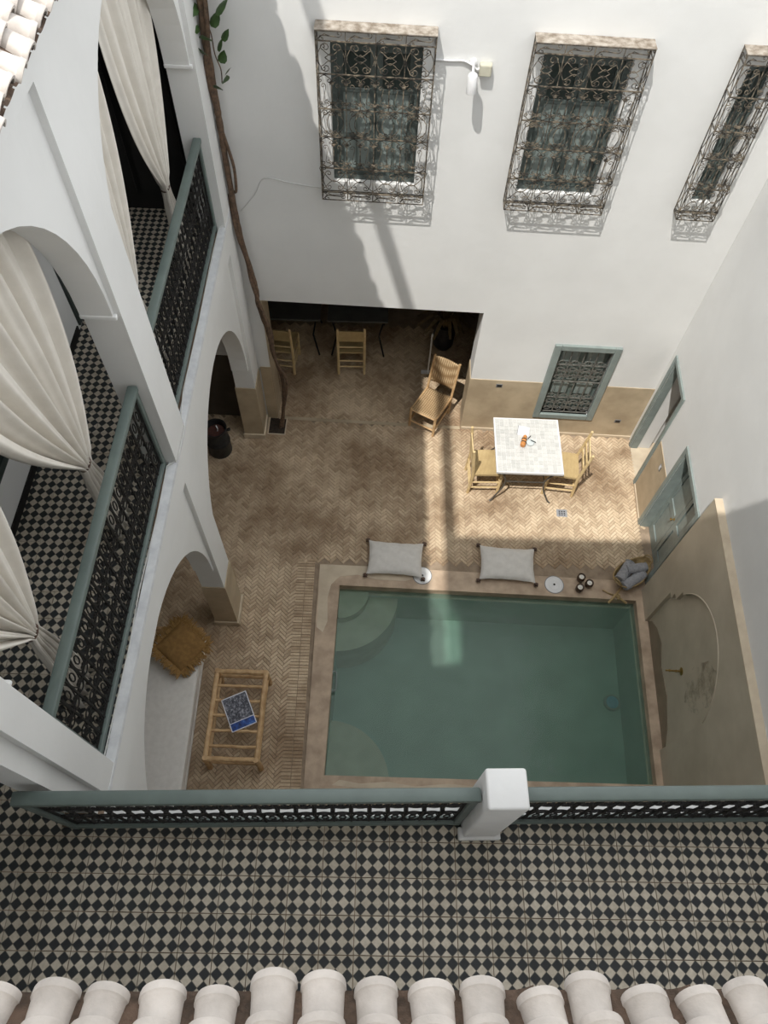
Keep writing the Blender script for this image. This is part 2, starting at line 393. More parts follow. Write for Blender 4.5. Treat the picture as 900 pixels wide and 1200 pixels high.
# ---- fountain panel on the right wall, with an arched sunk field
PX0, PX1, PZ = -.5, 3.31, 2.20
ys = [1.36 + i * (2.90 - 1.36) / 44 for i in range(45)]
def ztop(y):
    if y > 2.745: return .98 if y < 2.82 else (.86 if y < 2.90 else .0)
    c = 2.06
    a = .745 if y < c else .70
    t = min(1, abs(y - c) / a)
    return .90 + .89 * math.sqrt(max(0, 1 - t * t)) if y < 2.74 else 1.03
mb = MB(); dF, dR = .075, .032
mb.quad((PX0, dF, 0), (PX0, dF, PZ), (ys[0], dF, PZ), (ys[0], dF, 0)); mb.quad((ys[-1], dF, 0), (ys[-1], dF, PZ), (PX1, dF, PZ), (PX1, dF, 0))
prev = None
for i in range(len(ys) - 1):
    a, b_ = ys[i], ys[i + 1]; za, zb = ztop(a), ztop(b_)
    if abs(za - zb) > .07 and a > 2.7: zb = za
    mb.quad((a, dF, za), (a, dF, PZ), (b_, dF, PZ), (b_, dF, zb)); mb.quad((a, dR, 0), (a, dR, za), (b_, dR, zb), (b_, dR, 0))
    mb.quad((a, dF, za), (b_, dF, zb), (b_, dR, zb), (a, dR, za))
    if prev is not None and abs(prev - za) > 1e-4: mb.quad((a, dF, prev), (a, dF, za), (a, dR, za), (a, dR, prev))
    prev = zb
mb.quad((ys[0], dF, 0), (ys[0], dR, 0), (ys[0], dR, ztop(ys[0])), (ys[0], dF, ztop(ys[0]))); mb.quad((ys[-1], dF, 0), (ys[-1], dF, prev), (ys[-1], dR, prev), (ys[-1], dR, 0))
mb.quad((PX1, dF, 0), (PX1, dF, PZ), (PX1, 0, PZ), (PX1, 0, 0)); mb.quad((PX0, dF, PZ), (PX0, 0, PZ), (PX1, 0, PZ), (PX1, dF, PZ))
panel = tag(mb.build('fountain_wall', M_PANEL, None, F_RIGHT), 'tall tan plaster fountain wall with sunk arch beside pool', 'wall panel')
MB().box(PX0, PX1, .0, .079, PZ, PZ + .012).build('capping', M_TANL, panel)
bead = [(y, dF + .001, ztop(y)) for y in ys if y < 2.74]
MB().tube(bead, .007, 6).build('arch_highlight_bead', M_PANEL, panel, smooth=True)  # added bead, stands in for the highlight along the arch edge
# dark worn patch high in the arch: stain skin; darker plaster patch along the foot
def blob(cx, cz, rx, rz, y, n=26, jag=.14, seed=1):
    rnd = random.Random(seed); pts = []
    for k in range(n):
        a = 2 * PI * k / n; q = 1 + rnd.uniform(-jag, jag); pts.append((cx + rx * q * math.cos(a), y, cz + rz * q * math.sin(a)))
    return pts
mb = MB(); pts = [(1.36, .0), (1.36, .06), (1.55, .20), (1.9, .30), (2.25, .24), (2.5, .33), (2.72, .25), (2.85, .13), (2.9, 0)]
mb.v = [(x, .040, z) for x, z in pts] + [(x, .031, z) for x, z in pts]; n = len(pts)
mb.f = [tuple(range(n))] + [(k, k + n, (k + 1) % n + n, (k + 1) % n) for k in range(n)]
mb.build('dark_foot', plain('dark_tadelakt', (.23, .185, .125), (.17, .135, .09), .4, 6), panel, fix=True)

m, nt, b = nmat('mottled_stain'); M_MOTT = m
geo = N(nt, 'ShaderNodeNewGeometry'); nz = noise(nt, 6, 8, .7, vec=geo.outputs['Position'])
nt.links.new(ramp(nt, nz, [(.46, (0, 0, 0)), (.70, (.55, .55, .55))]), b.inputs['Alpha']); b.inputs['Base Color'].default_value = (.27, .22, .14, 1); b.inputs['Roughness'].default_value = .6
mb = MB(); bp_ = blob(1.72, 1.18, .23, .42, .0332, 30, .12, 3); mb.v = bp_; mb.f = [tuple(range(len(bp_)))]
mb.build('stain', M_MOTT, panel)

# ---- left arcade: two storeys of arches
TH = .24
def arcade(mb, x0, x1, z0, z1, bays, recess=.04, band=.3):
    """bays: (xa, xb, zspring, zcrown)"""
    N_ = 28; edges = [x0]
    for (xa, xb, zs, zc) in bays:
        mb.box(edges[-1], xa, 0, TH, z0, z1); edges.append(xb)
    mb.box(edges[-1], x1, 0, TH, z0, z1)
    for (xa, xb, zs, zc) in bays:
        c = (xa + xb) / 2; a = (xb - xa) / 2 - .028
        zt = z1 - band
        mb.box(xa, xb, 0, TH, zt, z1)                                      # fascia band, flush with the piers
        px = [c - a * math.cos(PI * k / N_) for k in range(N_ + 1)]; pz = [zs + (zc - zs) * math.sin(PI * k / N_) for k in range(N_ + 1)]
        for k in range(N_):
            p, q = px[k], px[k + 1]; za, zb = pz[k], pz[k + 1]
            mb.quad((p, recess, za), (q, recess, zb), (q, recess, zt), (p, recess, zt)); mb.quad((p, TH, za), (p, TH, zt), (q, TH, zt), (q, TH, zb))
            mb.quad((p, recess, za), (p, TH, za), (q, TH, zb), (q, recess, zb))
        for (u, w) in ((xa, px[0]), (px[-1], xb)):                          # the small return at the springing
            mb.box(u, w, recess, TH, zs - .05, zt)
bays_lo = [(.15, 2.74, 1.55, 3.03), (3.06, 5.47, 1.45, 2.86)]
bays_up = [(.43, 2.72, 5.12, 6.33), (3.08, 5.47, 5.08, 6.28)]
mb = MB(); arcade(mb, -.25, 5.80, 0, G - .02, bays_lo, band=.28); arcade(mb, .24, 5.80, G - .02, 6.75, bays_up, band=.28); mb.box(.13, .24, .045, TH, G - .02, 6.75)
wall_left = struct(mb.build('wall_left', M_WHITE, None, F_LEFT, fix=True))
for (a, b_) in ((2.74, 3.06), (5.47, 5.80)):
    MB().box(a - .010, b_ + (.010 if b_ < 5 else 0), -.010, TH + .010, .10, 1.05).build('dado', M_TAN, wall_left)
    MB().cbox(a - .028, b_ + (.028 if b_ < 5 else 0), -.030, TH + .028, 0, .10, .008).build('plinth', M_TANL, wall_left)
for (a, b_, zs, zc) in bays_up:
    for x_ in (a, b_ - .034): MB().cbox(x_, x_ + .034, .02, TH + .004, zs - .075, zs - .045, .006).build('impost', M_WHITE2, wall_left)
# gallery ledge outside the railing
MB().box(.20, 5.75, -.004, .062, G - .02, G + .022).build('ledge', M_LEDGE, wall_left)
# inner wall of the galleries / arcade
INY = 1.09
holes_in = [(4.10, 5.05, G + .04, 5.75), (1.75, 2.78, G + .42, 5.6), (.2, 1.0, G + .42, 5.6)]
mb = wall_holes(-1.6, 5.85, 0, 6.75, INY, INY + .2, holes_in)
wall_inner = struct(mb.build('wall_inner', M_WHITE, None, F_LEFT, fix=True))
MB().box(-1.6, 4.06, INY - .014, INY - .001, G + .001, G + .075).build('baseboard', M_IRON, wall_inner)
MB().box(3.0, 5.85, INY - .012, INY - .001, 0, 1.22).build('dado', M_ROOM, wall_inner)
for k, (a, b_, z0, z1) in enumerate(holes_in):
    o = sempty('window_%d' % (k + 5) if k else 'door_3', F_LEFT)
    w = .07
    mb = MB(); mb.box(a, a + w, INY - .02, INY + .10, z0, z1); mb.box(b_ - w, b_, INY - .02, INY + .10, z0, z1)
    mb.box(a + w, b_ - w, INY - .02, INY + .10, z1 - w, z1); mb.box(a + w, b_ - w, INY - .02, INY + .10, z0, z0 + w); mb.build('frame', M_DKGREEN, o)
    cx = (a + b_) / 2
    for (u, v_) in ((a + w, cx - .004), (cx + .004, b_ - w)):
        l = MB().box(u, v_, INY + .03, INY + .06, z0 + w, z1 - w).build('leaf', M_DKGREEN, o)
        for q in range(3):
            h = (z1 - z0 - 2 * w) / 3; MB().box(u + .06, v_ - .06, INY + .018, INY + .03, z0 + w + q * h + .06, z0 + w + (q + 1) * h - .05).build('panel', M_DKGREEN, l)
# far end of the left gallery: a closed dark door in a dark frame
gal_end = sempty('door_4', F_LEFT)
mb = MB().box(TH, INY, 0, .06, 0, 0)
E_ = MB(); E_.box(5.73, 5.79, TH + .02, INY, G, 6.6); E_.build('door_panel', M_DARK, gal_end)
mb = MB()
for q in range(3): mb.box(5.70, 5.73, TH + .10 + q * .26, TH + .30 + q * .26, G + .2, 5.5)
mb.build('panels', M_DARK, gal_end)
# gallery slabs and ceilings
slab = sempty('floor_gallery', ID)
mb = MB().box(-.25, 5.80, .01, INY + .02, G - .25, G - .012); mb.build('slab', M_GROUT, slab, F_LEFT)
mb = MB().prism([(-2.95, -1.35), (3.2, -1.35), (3.14, .10 + .026 * 3.14), (-1.74, .10 - .026 * 1.74), (-2.95, .06)], G - .25, G - .0125); mb.build('slab', M_GROUT, slab)
mb = MB(); mb.box(-1.72, 3.20, .012, .085, -.30, .006); mb.build('ledge', M_WHITE, slab, F_NEAR)
ceil_l = struct(MB().box(-1.6, 5.8, TH, INY + .2, 6.55, 6.65).build('ceiling', M_WHITE, None, F_LEFT))
# wall behind the near gallery and under it
wall_front = struct(MB().box(-3.2, 3.2, -1.55, -1.35, 0, 6.15).build('wall_front', M_WHITE))
# roof terrace deck the picture is taken from, added shade canvas over it
terr = struct(MB().box(-3.2, 3.6, -5.0, -1.36, 6.20, 6.45).build('floor_terrace', M_TANL))

# ---- ground: mortar bed with the pool cut out, bricks on top
PTL, PTR, PBR, PBL = (-.517, 3.275), (3.14, 3.165), (3.022, .995), (-.588, 1.03)
pool = [PTL, PBL, PBR, PTR]
O4 = [(-3.3, 8.6), (-3.3, -1.7), (4.9, -1.7), (4.9, 8.6)]
mb = MB()
for k in range(4):
    a, b_ = O4[k], O4[(k + 1) % 4]; c, d = pool[(k + 1) % 4], pool[k]
    mb.quad((*a, -.008), (*b_, -.008), (*c, -.008), (*d, -.008))
floor = struct(mb.build('floor', M_MORTAR))
# herringbone
BW_, BL_ = .037, .111
def brick_mesh():
    mb = MB(); g = .0022; w, l = BW_ / 2 - g, BL_ / 2 - g; c = .003
    a = [(-l, -w), (l, -w), (l, w), (-l, w)]; t = [(-l + c, -w + c), (l - c, -w + c), (l - c, w - c), (-l + c, w - c)]
    v = [(x, y, -.010) for x, y in a] + [(x, y, -.003) for x, y in a] + [(x, y, 0) for x, y in t]
    f = [(0, 1, 5, 4), (1, 2, 6, 5), (2, 3, 7, 6), (3, 0, 4, 7), (4, 5, 9, 8), (5, 6, 10, 9), (6, 7, 11, 10), (7, 4, 8, 11), (8, 9, 10, 11)]
    return v, f
BV, BF = brick_mesh()
spots = []; q45 = PI / 4; cA, sA = math.cos(q45), math.sin(q45)
n3 = 3
for i in range(-320, 320):
    for j in range(-75, 75):
        for typ in (0, 1):
            if typ == 0: cx, cy, an = n3 / 2, .5, 0
            else: cx, cy, an = n3 + .5, 1 - n3 / 2, PI / 2
            ux = (cx + i + j * n3) * BW_; uy = (cy + i - j * n3) * BW_
            X = ux * cA - uy * sA + .3; Y = ux * sA + uy * cA + 2.0
            if X < -2.86 or X > 3.47 or Y < -.3 or Y > 7.6: continue
            if Y > yb(X) - .02 and not (-2.4 < X < 1.35 and Y > yb(X) + .0): continue
            if X > 3.115 + .058 * Y + .03: continue
            if -1.06 < X < 3.16 and .85 < Y < 3.60: continue
            spots.append((X, Y, an + q45))
for k in range(75):                                                          # straight border course west of the pool
    Y = .85 + k * .0374
    if Y < 3.66:
        for X in (-1.0, -.888): spots.append((X, Y, 0))
def vis_score(s):
    X, Y, a = s
    if X < -1.55 or Y < .95 or Y > yb(X) - .1 or X > 3.2: return 1e9
    if X < -1.2 and 1.0 < Y < 2.1: return 1e9
    return (Vector((X, Y, 0)) - CAMP).length
order = sorted(spots, key=vis_score); near300 = order[:300]; rest = order[300:]
bme = bpy.data.meshes.new('brick'); bme.from_pydata(BV, [], BF); bme.materials.append(M_BRICK)
rb = random.Random(3)
for (X, Y, a) in near300:
    link('brick', bme, floor, T(X, Y, rb.uniform(-.0015, .0015), a))
mb = MB()
for (X, Y, a) in rest:
    c, s = math.cos(a), math.sin(a); dz = rb.uniform(-.0015, .0015); i = len(mb.v)
    mb.v += [(X + x * c - y * s, Y + x * s + y * c, z + dz) for x, y, z in BV]; mb.f += [tuple(i + q for q in f) for f in BF]
fld = mb.build('brick_field', M_BRICK, floor); fld['kind'] = 'stuff'
# threshold joint at the opening
MB().box(-1.47, 1.06, -.03, .02, -.004, .004).build('threshold', M_TAN, floor, F_BACK)
# pool coping
def off(p, dx, dy): return (p[0] + dx, p[1] + dy)
oc = [(-.775, 3.56), (-.80, .84), (3.16, .90), (3.295, 3.42)]
mb = MB(); zc = .010
for k in range(4):
    a, b_ = oc[k], oc[(k + 1) % 4]; c, d = pool[(k + 1) % 4], pool[k]
    mb.quad((*a, zc), (*b_, zc), (*c, zc), (*d, zc)); mb.quad((*a, -.008), (*b_, -.008), (*b_, zc), (*a, zc)); mb.quad((*d, zc), (*c, zc), (*c, -.25), (*d, -.25))
mb.build('pool_coping', M_COPE, floor, fix=False)
# pale worn plaster patches on the coping
for k, poly in enumerate(([(-.77, 3.55), (-.765, 2.72), (-.69, 2.66), (-.64, 2.8), (-.655, 3.1), (-.62, 3.28), (-.52, 3.39), (-.3, 3.42), (-.05, 3.36), (.3, 3.35), (.42, 3.40), (.42, 3.53)],
                          [(-.5, .93), (-.2, .90), (.3, .88), (.9, .88), (1.2, .93), (.75, .965), (.4, .93), (.1, .975), (-.2, .95), (-.42, .985)])):
    MB().prism(poly if k == 1 else poly[::1], .0095, .0125).build('coping_patch', M_TANL, floor, fix=True)

# ---- pool basin
DEP = -.95
basin = sempty('floor_pool', ID)
mb = MB(); P = pool
for k in range(4):
    a, b_ = P[k], P[(k + 1) % 4]; mb.quad((*a, -.2), (*a, DEP), (*b_, DEP), (*b_, -.2))
mb.quad(*[(*p, DEP) for p in reversed(P)])
mb.build('pool_shell', M_POOL, basin, fix=False)
def qstep(c, r, a0, z0, z1, n=24):
    poly = [c] + [(c[0] + r * math.cos(a0 + PI / 2 * k / n), c[1] + r * math.sin(a0 + PI / 2 * k / n)) for k in range(n + 1)]
    return MB().prism(poly, z0, z1)
qstep((-.523, 3.28), .37, -PI / 2 - .02, DEP, -.16).build('pool_step', M_STEP, basin)
qstep((-.523, 3.28), .74, -PI / 2 - .02, DEP, -.30).build('pool_step', M_STEP, basin)
qstep((-.585, 1.03), .34, 0, DEP, -.34).build('pool_step', M_STEP, basin)
qstep((-.585, 1.03), .72, 0, DEP, -.50).build('pool_step', M_STEP, basin)
mb = MB()
wp = [(-.515, 3.272), (-.586, 1.033), (3.02, .998), (3.138, 3.163)]
mb.quad(*[(*p, -.095) for p in wp])
water = mb.build('pool_water', M_WATER, None); tag(water, 'still green water filling the courtyard pool', 'water', kind='stuff')

# ================================================================== LEFT / NEAR GALLERY TILES
tm = MB(); g = .0024; h2 = .1 - g
tm.box(-h2, h2, -h2, h2, -.012, 0); tile_me = tm.mesh('tile', M_TILE)
def tile_at(cx, cy): link('tile', tile_me, slab, T(cx, cy, G + random.uniform(-.0006, .0006)))
for r in range(-1, 5):                       # near gallery, rows towards the camera
    for c in range(-4, 28):
        X = -2.2 + .2 * c + .1; Y = -.2 * r - .1
        if X < -2.85 or X > 3.2: continue
        if r == -1:
            if X > -2.03: continue            # the row under the railing only west of the corner pier
        tile_at(X, Y)
# narrow cut tiles along the near railing
for c in range(1, 28):
    X = -2.2 + .2 * c + .1
    if X > 3.2: continue
    me = MB().box(-h2, h2, -h2, -h2 + min(.196, .096 + .026 * X), -.012, 0).mesh('tile', M_TILE); link('tile', me, slab, T(X, .1, G))
def lx(y): return -1.758 + .02 * y
for r in range(1, 29):
    for c in range(-4, 3):
        X = -2.2 + .2 * c + .1; Y = .2 * r + .1
        if X < -2.86 or X > lx(Y) - .155 or Y > 5.75: continue
        if Y < .48 and X > -2.0: continue
        tile_at(X, Y)

# column cut to fit against the left ledge
for r in range(1, 29):
    Y = .2 * r + .1
    if Y > 5.75 or Y < .48: continue
    w = (lx(Y) - .056) - (-2.0); w = min(w, .2 - 2 * g)
    me = MB().box(-h2, -h2 + w, -h2, h2, -.012, 0).mesh('tile', M_TILE); link('tile', me, slab, T(-1.9, Y, G))

# ================================================================== IRONWORK
def spiral(cx, cz, r, a0, turns, d=1, n=14):
    """from the outside in"""
    return [(cx + r * (1 - .82 * k / n) * math.cos(a0 + d * 2 * PI * turns * k / n), cz + r * (1 - .82 * k / n) * math.sin(a0 + d * 2 * PI * turns * k / n)) for k in range(n + 1)]
def scroll_c(x0, z0, x1, z1, bulge, r, turns=1.15, n=10):
    """C scroll from (x0,z0) to (x1,z1) bowed sideways, both ends curled inwards"""
    dx, dz = x1 - x0, z1 - z0; L = math.hypot(dx, dz); ux, uz = dx / L, dz / L; nx, nz = -uz, ux
    sg = 1 if bulge > 0 else -1
    mid = []
    for k in range(9):
        t = k / 8; h = bulge * math.sin(PI * t); mid.append((x0 + dx * t + nx * h, z0 + dz * t + nz * h))
    ca = (x0 - nx * r * sg, z0 - nz * r * sg); cb = (x1 - nx * r * sg, z1 - nz * r * sg)
    a = math.atan2(nz * sg, nx * sg)
    s0 = spiral(ca[0], ca[1], r, a, turns, 1 * sg, n); s1 = spiral(cb[0], cb[1], r, a, turns, -1 * sg, n)
    return s0[::-1] + mid[1:-1] + s1
def scroll_s(x0, z0, x1, z1, r, turns=1.1, n=10):
    dx, dz = x1 - x0, z1 - z0; L = math.hypot(dx, dz); nx, nz = -dz / L, dx / L
    a = math.atan2(nz, nx)
    s0 = spiral(x0 - nx * r, z0 - nz * r, r, a, turns, 1, n); s1 = spiral(x1 + nx * r, z1 + nz * r, r, a + PI, turns, 1, n)
    return s0[::-1] + s1
def put(mb, pts2, fn, r=.0038, n=4): mb.tube([fn(x, z) for x, z in pts2], r, n)

# ---- protruding window cages on the upper back wall
HZ = [0, .085, .338, .646, .901, 1.199, 1.459, 1.534]      # bar heights above the cage foot
def cage(name, label, X0, W, cols, nbar):
    D = .14; z0 = 3.69; H = 1.534
    t = thing(name, label, 'window grille', F_BACK @ T(X0, 0, z0), 'iron cages over the upper windows')
    FR = lambda x, z: (x, -D, z)
    fm = MB(); r = .0052
    for (x, y) in ((0, -D), (W, -D), (0, -.004), (W, -.004)): fm.tube([(x, y, 0), (x, y, H)], r, 4)
    for z in (0, H):
        fm.tube([(0, -D, z), (W, -D, z)], r, 4); fm.tube([(0, -.004, z), (W, -.004, z)], r, 4)
        for x in (0, W): fm.tube([(x, -D, z), (x, -.004, z)], r, 4)
    fm.build('frame', M_IRONR, t)
    bm_ = MB(); sc = MB()
    for z in HZ[1:-1]:
        bm_.box(0, W, -D - .006, -D + .006, z - .004, z + .004)
        for x in (0, W): bm_.tube([(x, -D, z), (x, -.004, z)], .0045, 4)
    cw = W / cols
    for k in range(1, cols):
        bm_.tube([FR(k * cw, 0), FR(k * cw, HZ[2])], .005, 4); bm_.tube([FR(k * cw, HZ[5]), FR(k * cw, H)], .005, 4)
        bm_.tube([FR(k * cw, HZ[3]), FR(k * cw, HZ[4])], .005, 4)
    for (a, b_) in ((2, 3), (4, 5)):                          # rows of short bars with collars
        for k in range(1, nbar):
            x = W * k / nbar; bm_.tube([FR(x, HZ[a]), FR(x, HZ[b_] - .055)], .0062, 4)
            for zz in (HZ[a] + .05, HZ[b_] - .075): bm_.box(x - .016, x + .016, -D - .013, -D + .013, zz - .007, zz + .007)
        for k in range(nbar):                                 # crest of small scrolls above the bars
            x0 = W * k / nbar; w = W / nbar
            put(sc, scroll_c(x0 + .2 * w, HZ[b_] - .03, x0 + .8 * w, HZ[b_] - .03, .02, .024), FR)
            put(sc, scroll_c(x0 + .25 * w, HZ[a] + .03, x0 + .75 * w, HZ[a] + .03, -.02, .02), FR)
    for k in range(cols):
        x0 = k * cw; x1 = x0 + cw; xc = (x0 + x1) / 2
        for (a, b_) in ((0, 1), (6, 7)):                      # narrow bands, lazy S scrolls
            h = HZ[b_] - HZ[a]; rr = min(.36 * h, .03)
            put(sc, scroll_s(x0 + .22 * cw, HZ[a] + .55 * h, x1 - .22 * cw, HZ[b_] - .55 * h, rr), FR)
            put(sc, [(x0, HZ[a]), (x0 + .3 * cw, HZ[a] + .7 * h), (xc, HZ[a] + .5 * h)], FR)
        rr = cw * .155                                         # tall band under the top: crossed C scrolls
        z5, z6 = HZ[5], HZ[6]; zm = (z5 + z6) / 2
        for sgn, xa in ((1, x0 + .06 * cw), (-1, x1 - .06 * cw)):
            if sgn > 0: put(sc, scroll_c(x0 + .17 * cw, z5 + .05, x0 + .17 * cw, z6 - .05, .13 * cw, rr), FR)
            else: put(sc, scroll_c(x1 - .17 * cw, z6 - .05, x1 - .17 * cw, z5 + .05, .13 * cw, rr), FR)
        put(sc, scroll_c(xc - .25 * cw, z6 - .07, xc + .25 * cw, z6 - .07, -.04, rr * .7), FR); put(sc, scroll_c(xc - .25 * cw, z5 + .07, xc + .25 * cw, z5 + .07, .04, rr * .7), FR)
        put(sc, [(xc - .2 * cw, zm), (xc, zm + .035), (xc + .2 * cw, zm), (xc, zm - .035), (xc - .2 * cw, zm)], FR, .004)
        z3, z4 = HZ[3], HZ[4]; zm = (z3 + z4) / 2              # middle band: rings and hearts
        put(sc, [(xc + .40 * cw * math.cos(2 * PI * q / 16), zm + .105 * math.sin(2 * PI * q / 16)) for q in range(17)], FR)
        put(sc, scroll_c(xc - .02, z3 + .04, xc - .02, z4 - .04, .03, .034), FR); put(sc, scroll_c(xc + .02, z4 - .04, xc + .02, z3 + .04, .03, .034), FR)
        z1, z2 = HZ[1], HZ[2]                                   # lower band: paired C scrolls
        put(sc, scroll_c(x0 + .10 * cw, z2 - .05, x1 - .10 * cw, z2 - .05, -.09, .045), FR)
        put(sc, scroll_c(x0 + .14 * cw, z1 + .05, x1 - .14 * cw, z1 + .05, .075, .04), FR)
        zq = (z1 + z2) / 2
        put(sc, scroll_c(x0 + .16 * cw, zq - .07, x0 + .16 * cw, zq + .07, .02, .030), FR); put(sc, scroll_c(x1 - .16 * cw, zq + .07, x1 - .16 * cw, zq - .07, .02, .030), FR)
        for sx in (-1, 1):
            for sz in (-1, 1): put(sc, spiral(xc + sx * .27 * cw, (z3 + z4) / 2 + sz * .09, .030, 0 if sx > 0 else PI, 1.4, sx * sz), FR)
        for (zz0, zz1) in ((HZ[2], HZ[3]), (HZ[4], HZ[5])):
            for q in (.25, .75):
                xq = x0 + q * cw; put(sc, scroll_s(xq - .012, zz0 + .075, xq + .012, zz1 - .105, .024), FR, .003)
    for x in (0, W):                                           # returns on both sides
        SD = lambda u, z, x=x: (x, -u, z)
        for a in range(7):
            za, zb = HZ[a], HZ[a + 1]
            if zb - za < .1: put(sc, scroll_s(.035, za + .04, D - .035, zb - .04, .02), SD)
            else:
                put(sc, scroll_c(.03, za + .03, .03, zb - .03, -.035, .026), SD); put(sc, scroll_c(D - .03, zb - .03, D - .03, za + .03, -.035, .026), SD)
    for z in (0, H):                                           # foot and top of the cage
        HB = lambda x, u, z=z: (x, -u, z)
        for k in range(cols):
            put(sc, scroll_s(k * cw + .2 * cw, .075, (k + 1) * cw - .2 * cw, .065, .03), HB)
            bm_.tube([((k + 1) * cw, -.004, z), ((k + 1) * cw, -D, z)], .0045, 4)
    stuff(bm_.build('bars', M_IRONR, t)); stuff(sc.build('scrollwork', M_IRONR, t))
    MB().box(-.006, W + .006, -D - .006, -.002, H + .005, H + .012).build('top_plate', M_RUSTP, t)
    return t
cage('window_cage', 'ornate iron window cage beside the white wall spotlight', -.70, .965, 4, 8)
cage('window_cage', 'ornate iron window cage above the small framed lower window', 1.05, .94, 4, 8)
cage('window_cage', 'narrow ornate iron window cage next to the corner', 2.715, .355, 2, 4)
# ledge of rusty plaster on top of each cage opening + windows behind
for k, (a, b_, z0, z1) in enumerate(W_UP):
    o = sempty('window_%d' % (k + 1), F_BACK)
    w = .05 if b_ - a > .5 else .025
    mb = MB(); mb.box(a, a + w, .05, .12, z0, z1); mb.box(b_ - w, b_, .05, .12, z0, z1); mb.box(a + w, b_ - w, .05, .12, z0, z0 + w); mb.box(a + w, b_ - w, .05, .12, z1 - w, z1); mb.build('frame', M_SHUT, o)
    cx = (a + b_) / 2
    for (u, v_) in ((a + w, cx - .003), (cx + .003, b_ - w)):
        lf = MB(); s = min(.05, (v_ - u) * .25)
        lf.box(u, u + s, .075, .105, z0 + w, z1 - w); lf.box(v_ - s, v_, .075, .105, z0 + w, z1 - w)
        zz = [z0 + w, z0 + w + .36, z0 + w + .40, z0 + w + .78, z0 + w + .82, z1 - w]
        for (q0, q1) in ((zz[0], zz[0] + .06), (zz[1], zz[2]), (zz[3], zz[4]), (zz[5] - .06, zz[5])): lf.box(u + s, v_ - s, .075, .105, q0, q1)
        l = lf.build('shutter', M_SHUT, o)
        MB().box(u + s, v_ - s, .086, .092, zz[0] + .06, zz[1]).build('panel', M_GREENB, l); MB().box(u + s, v_ - s, .086, .092, zz[2], zz[3]).build('panel', M_GREENB, l)
        MB().box(u + s, v_ - s, .086, .092, zz[4], zz[5] - .06).build('panel', M_DKGREEN, l)
        for (q0, q1) in ((zz[0] + .06, zz[1]), (zz[2], zz[3])):
            mm = (u + v_) / 2; MB().box(mm - .008, mm + .008, .079, .086, q0, q1).build('muntin', M_GREEN, l)
    MB().box(a - .1, b_ + .1, .125, .135, z0 - .1, z1 + .1).build('backing', M_DARK, o)

# ---- low framed window with a flat grille
o = sempty('window_4', F_BACK)
a, b_, z0, z1 = 2.005, 2.815, .365, 1.765; w = .085
for (p, q, r0, r1) in ((a, a + w, z0, z1), (b_ - w, b_, z0, z1), (a + w, b_ - w, z0, z0 + w), (a + w, b_ - w, z1 - w, z1)):
    MB().cbox(p, q, -.035, .10, r0, r1, .008).build('frame', M_GREENB, o)
MB().box(2.09, 2.73, .095, .14, .45, 1.68).build('backing', M_GREEN, o)
for k in range(2):
    for j in range(2):
        x = 2.11 + k * .31; z = .50 + j * .60; MB().cbox(x + .04, x + .26, .075, .097, z + .28, z + .55, .008).build('shutter_panel', M_GREENB, o)
t = thing('flat_grille', 'flat ornate iron grille in the grey-green window frame', 'window grille', F_BACK @ T(2.09, 0, .45))
bm_ = MB(); sc = MB(); FR = lambda x, z: (x, .025, z); W, H = .64, 1.23
for z in (.005, .30, .62, .93, 1.225): bm_.box(0, W,   .018, .032, z - .006, z + .006)
for k in range(5): bm_.box(max(0, k * .16 - .006), min(W, k * .16 + .006),   .018, .032, 0, H)
for j, (za, zb) in enumerate(((0, .30), (.30, .62), (.62, .93), (.93, 1.23))):
    for k in range(4):
        x0 = k * .16; xc = x0 + .08; zm = (za + zb) / 2
        if j in (0, 2):
            for s in (-1, 1):
                put(sc, scroll_c(xc - .05, zm + s * .075, xc + .05, zm + s * .075, .03 * s, .026), FR, .005); put(sc, scroll_c(xc + s * .055, zm - s * .05, xc + s * .055, zm + s * .05, -.02, .022), FR, .005)
            put(sc, [(xc + .03 * math.cos(q), zm + .05 * math.sin(q)) for q in [2 * PI * i / 10 for i in range(11)]], FR, .006)
        else:
            put(sc, scroll_c(xc - .045, za + .045, xc + .045, za + .045, .03, .024), FR, .005); put(sc, [(xc, za), (xc, zb)], FR, .004)
stuff(bm_.build('bars', M_GRILL, t)); stuff(sc.build('scrollwork', M_GRILL, t))

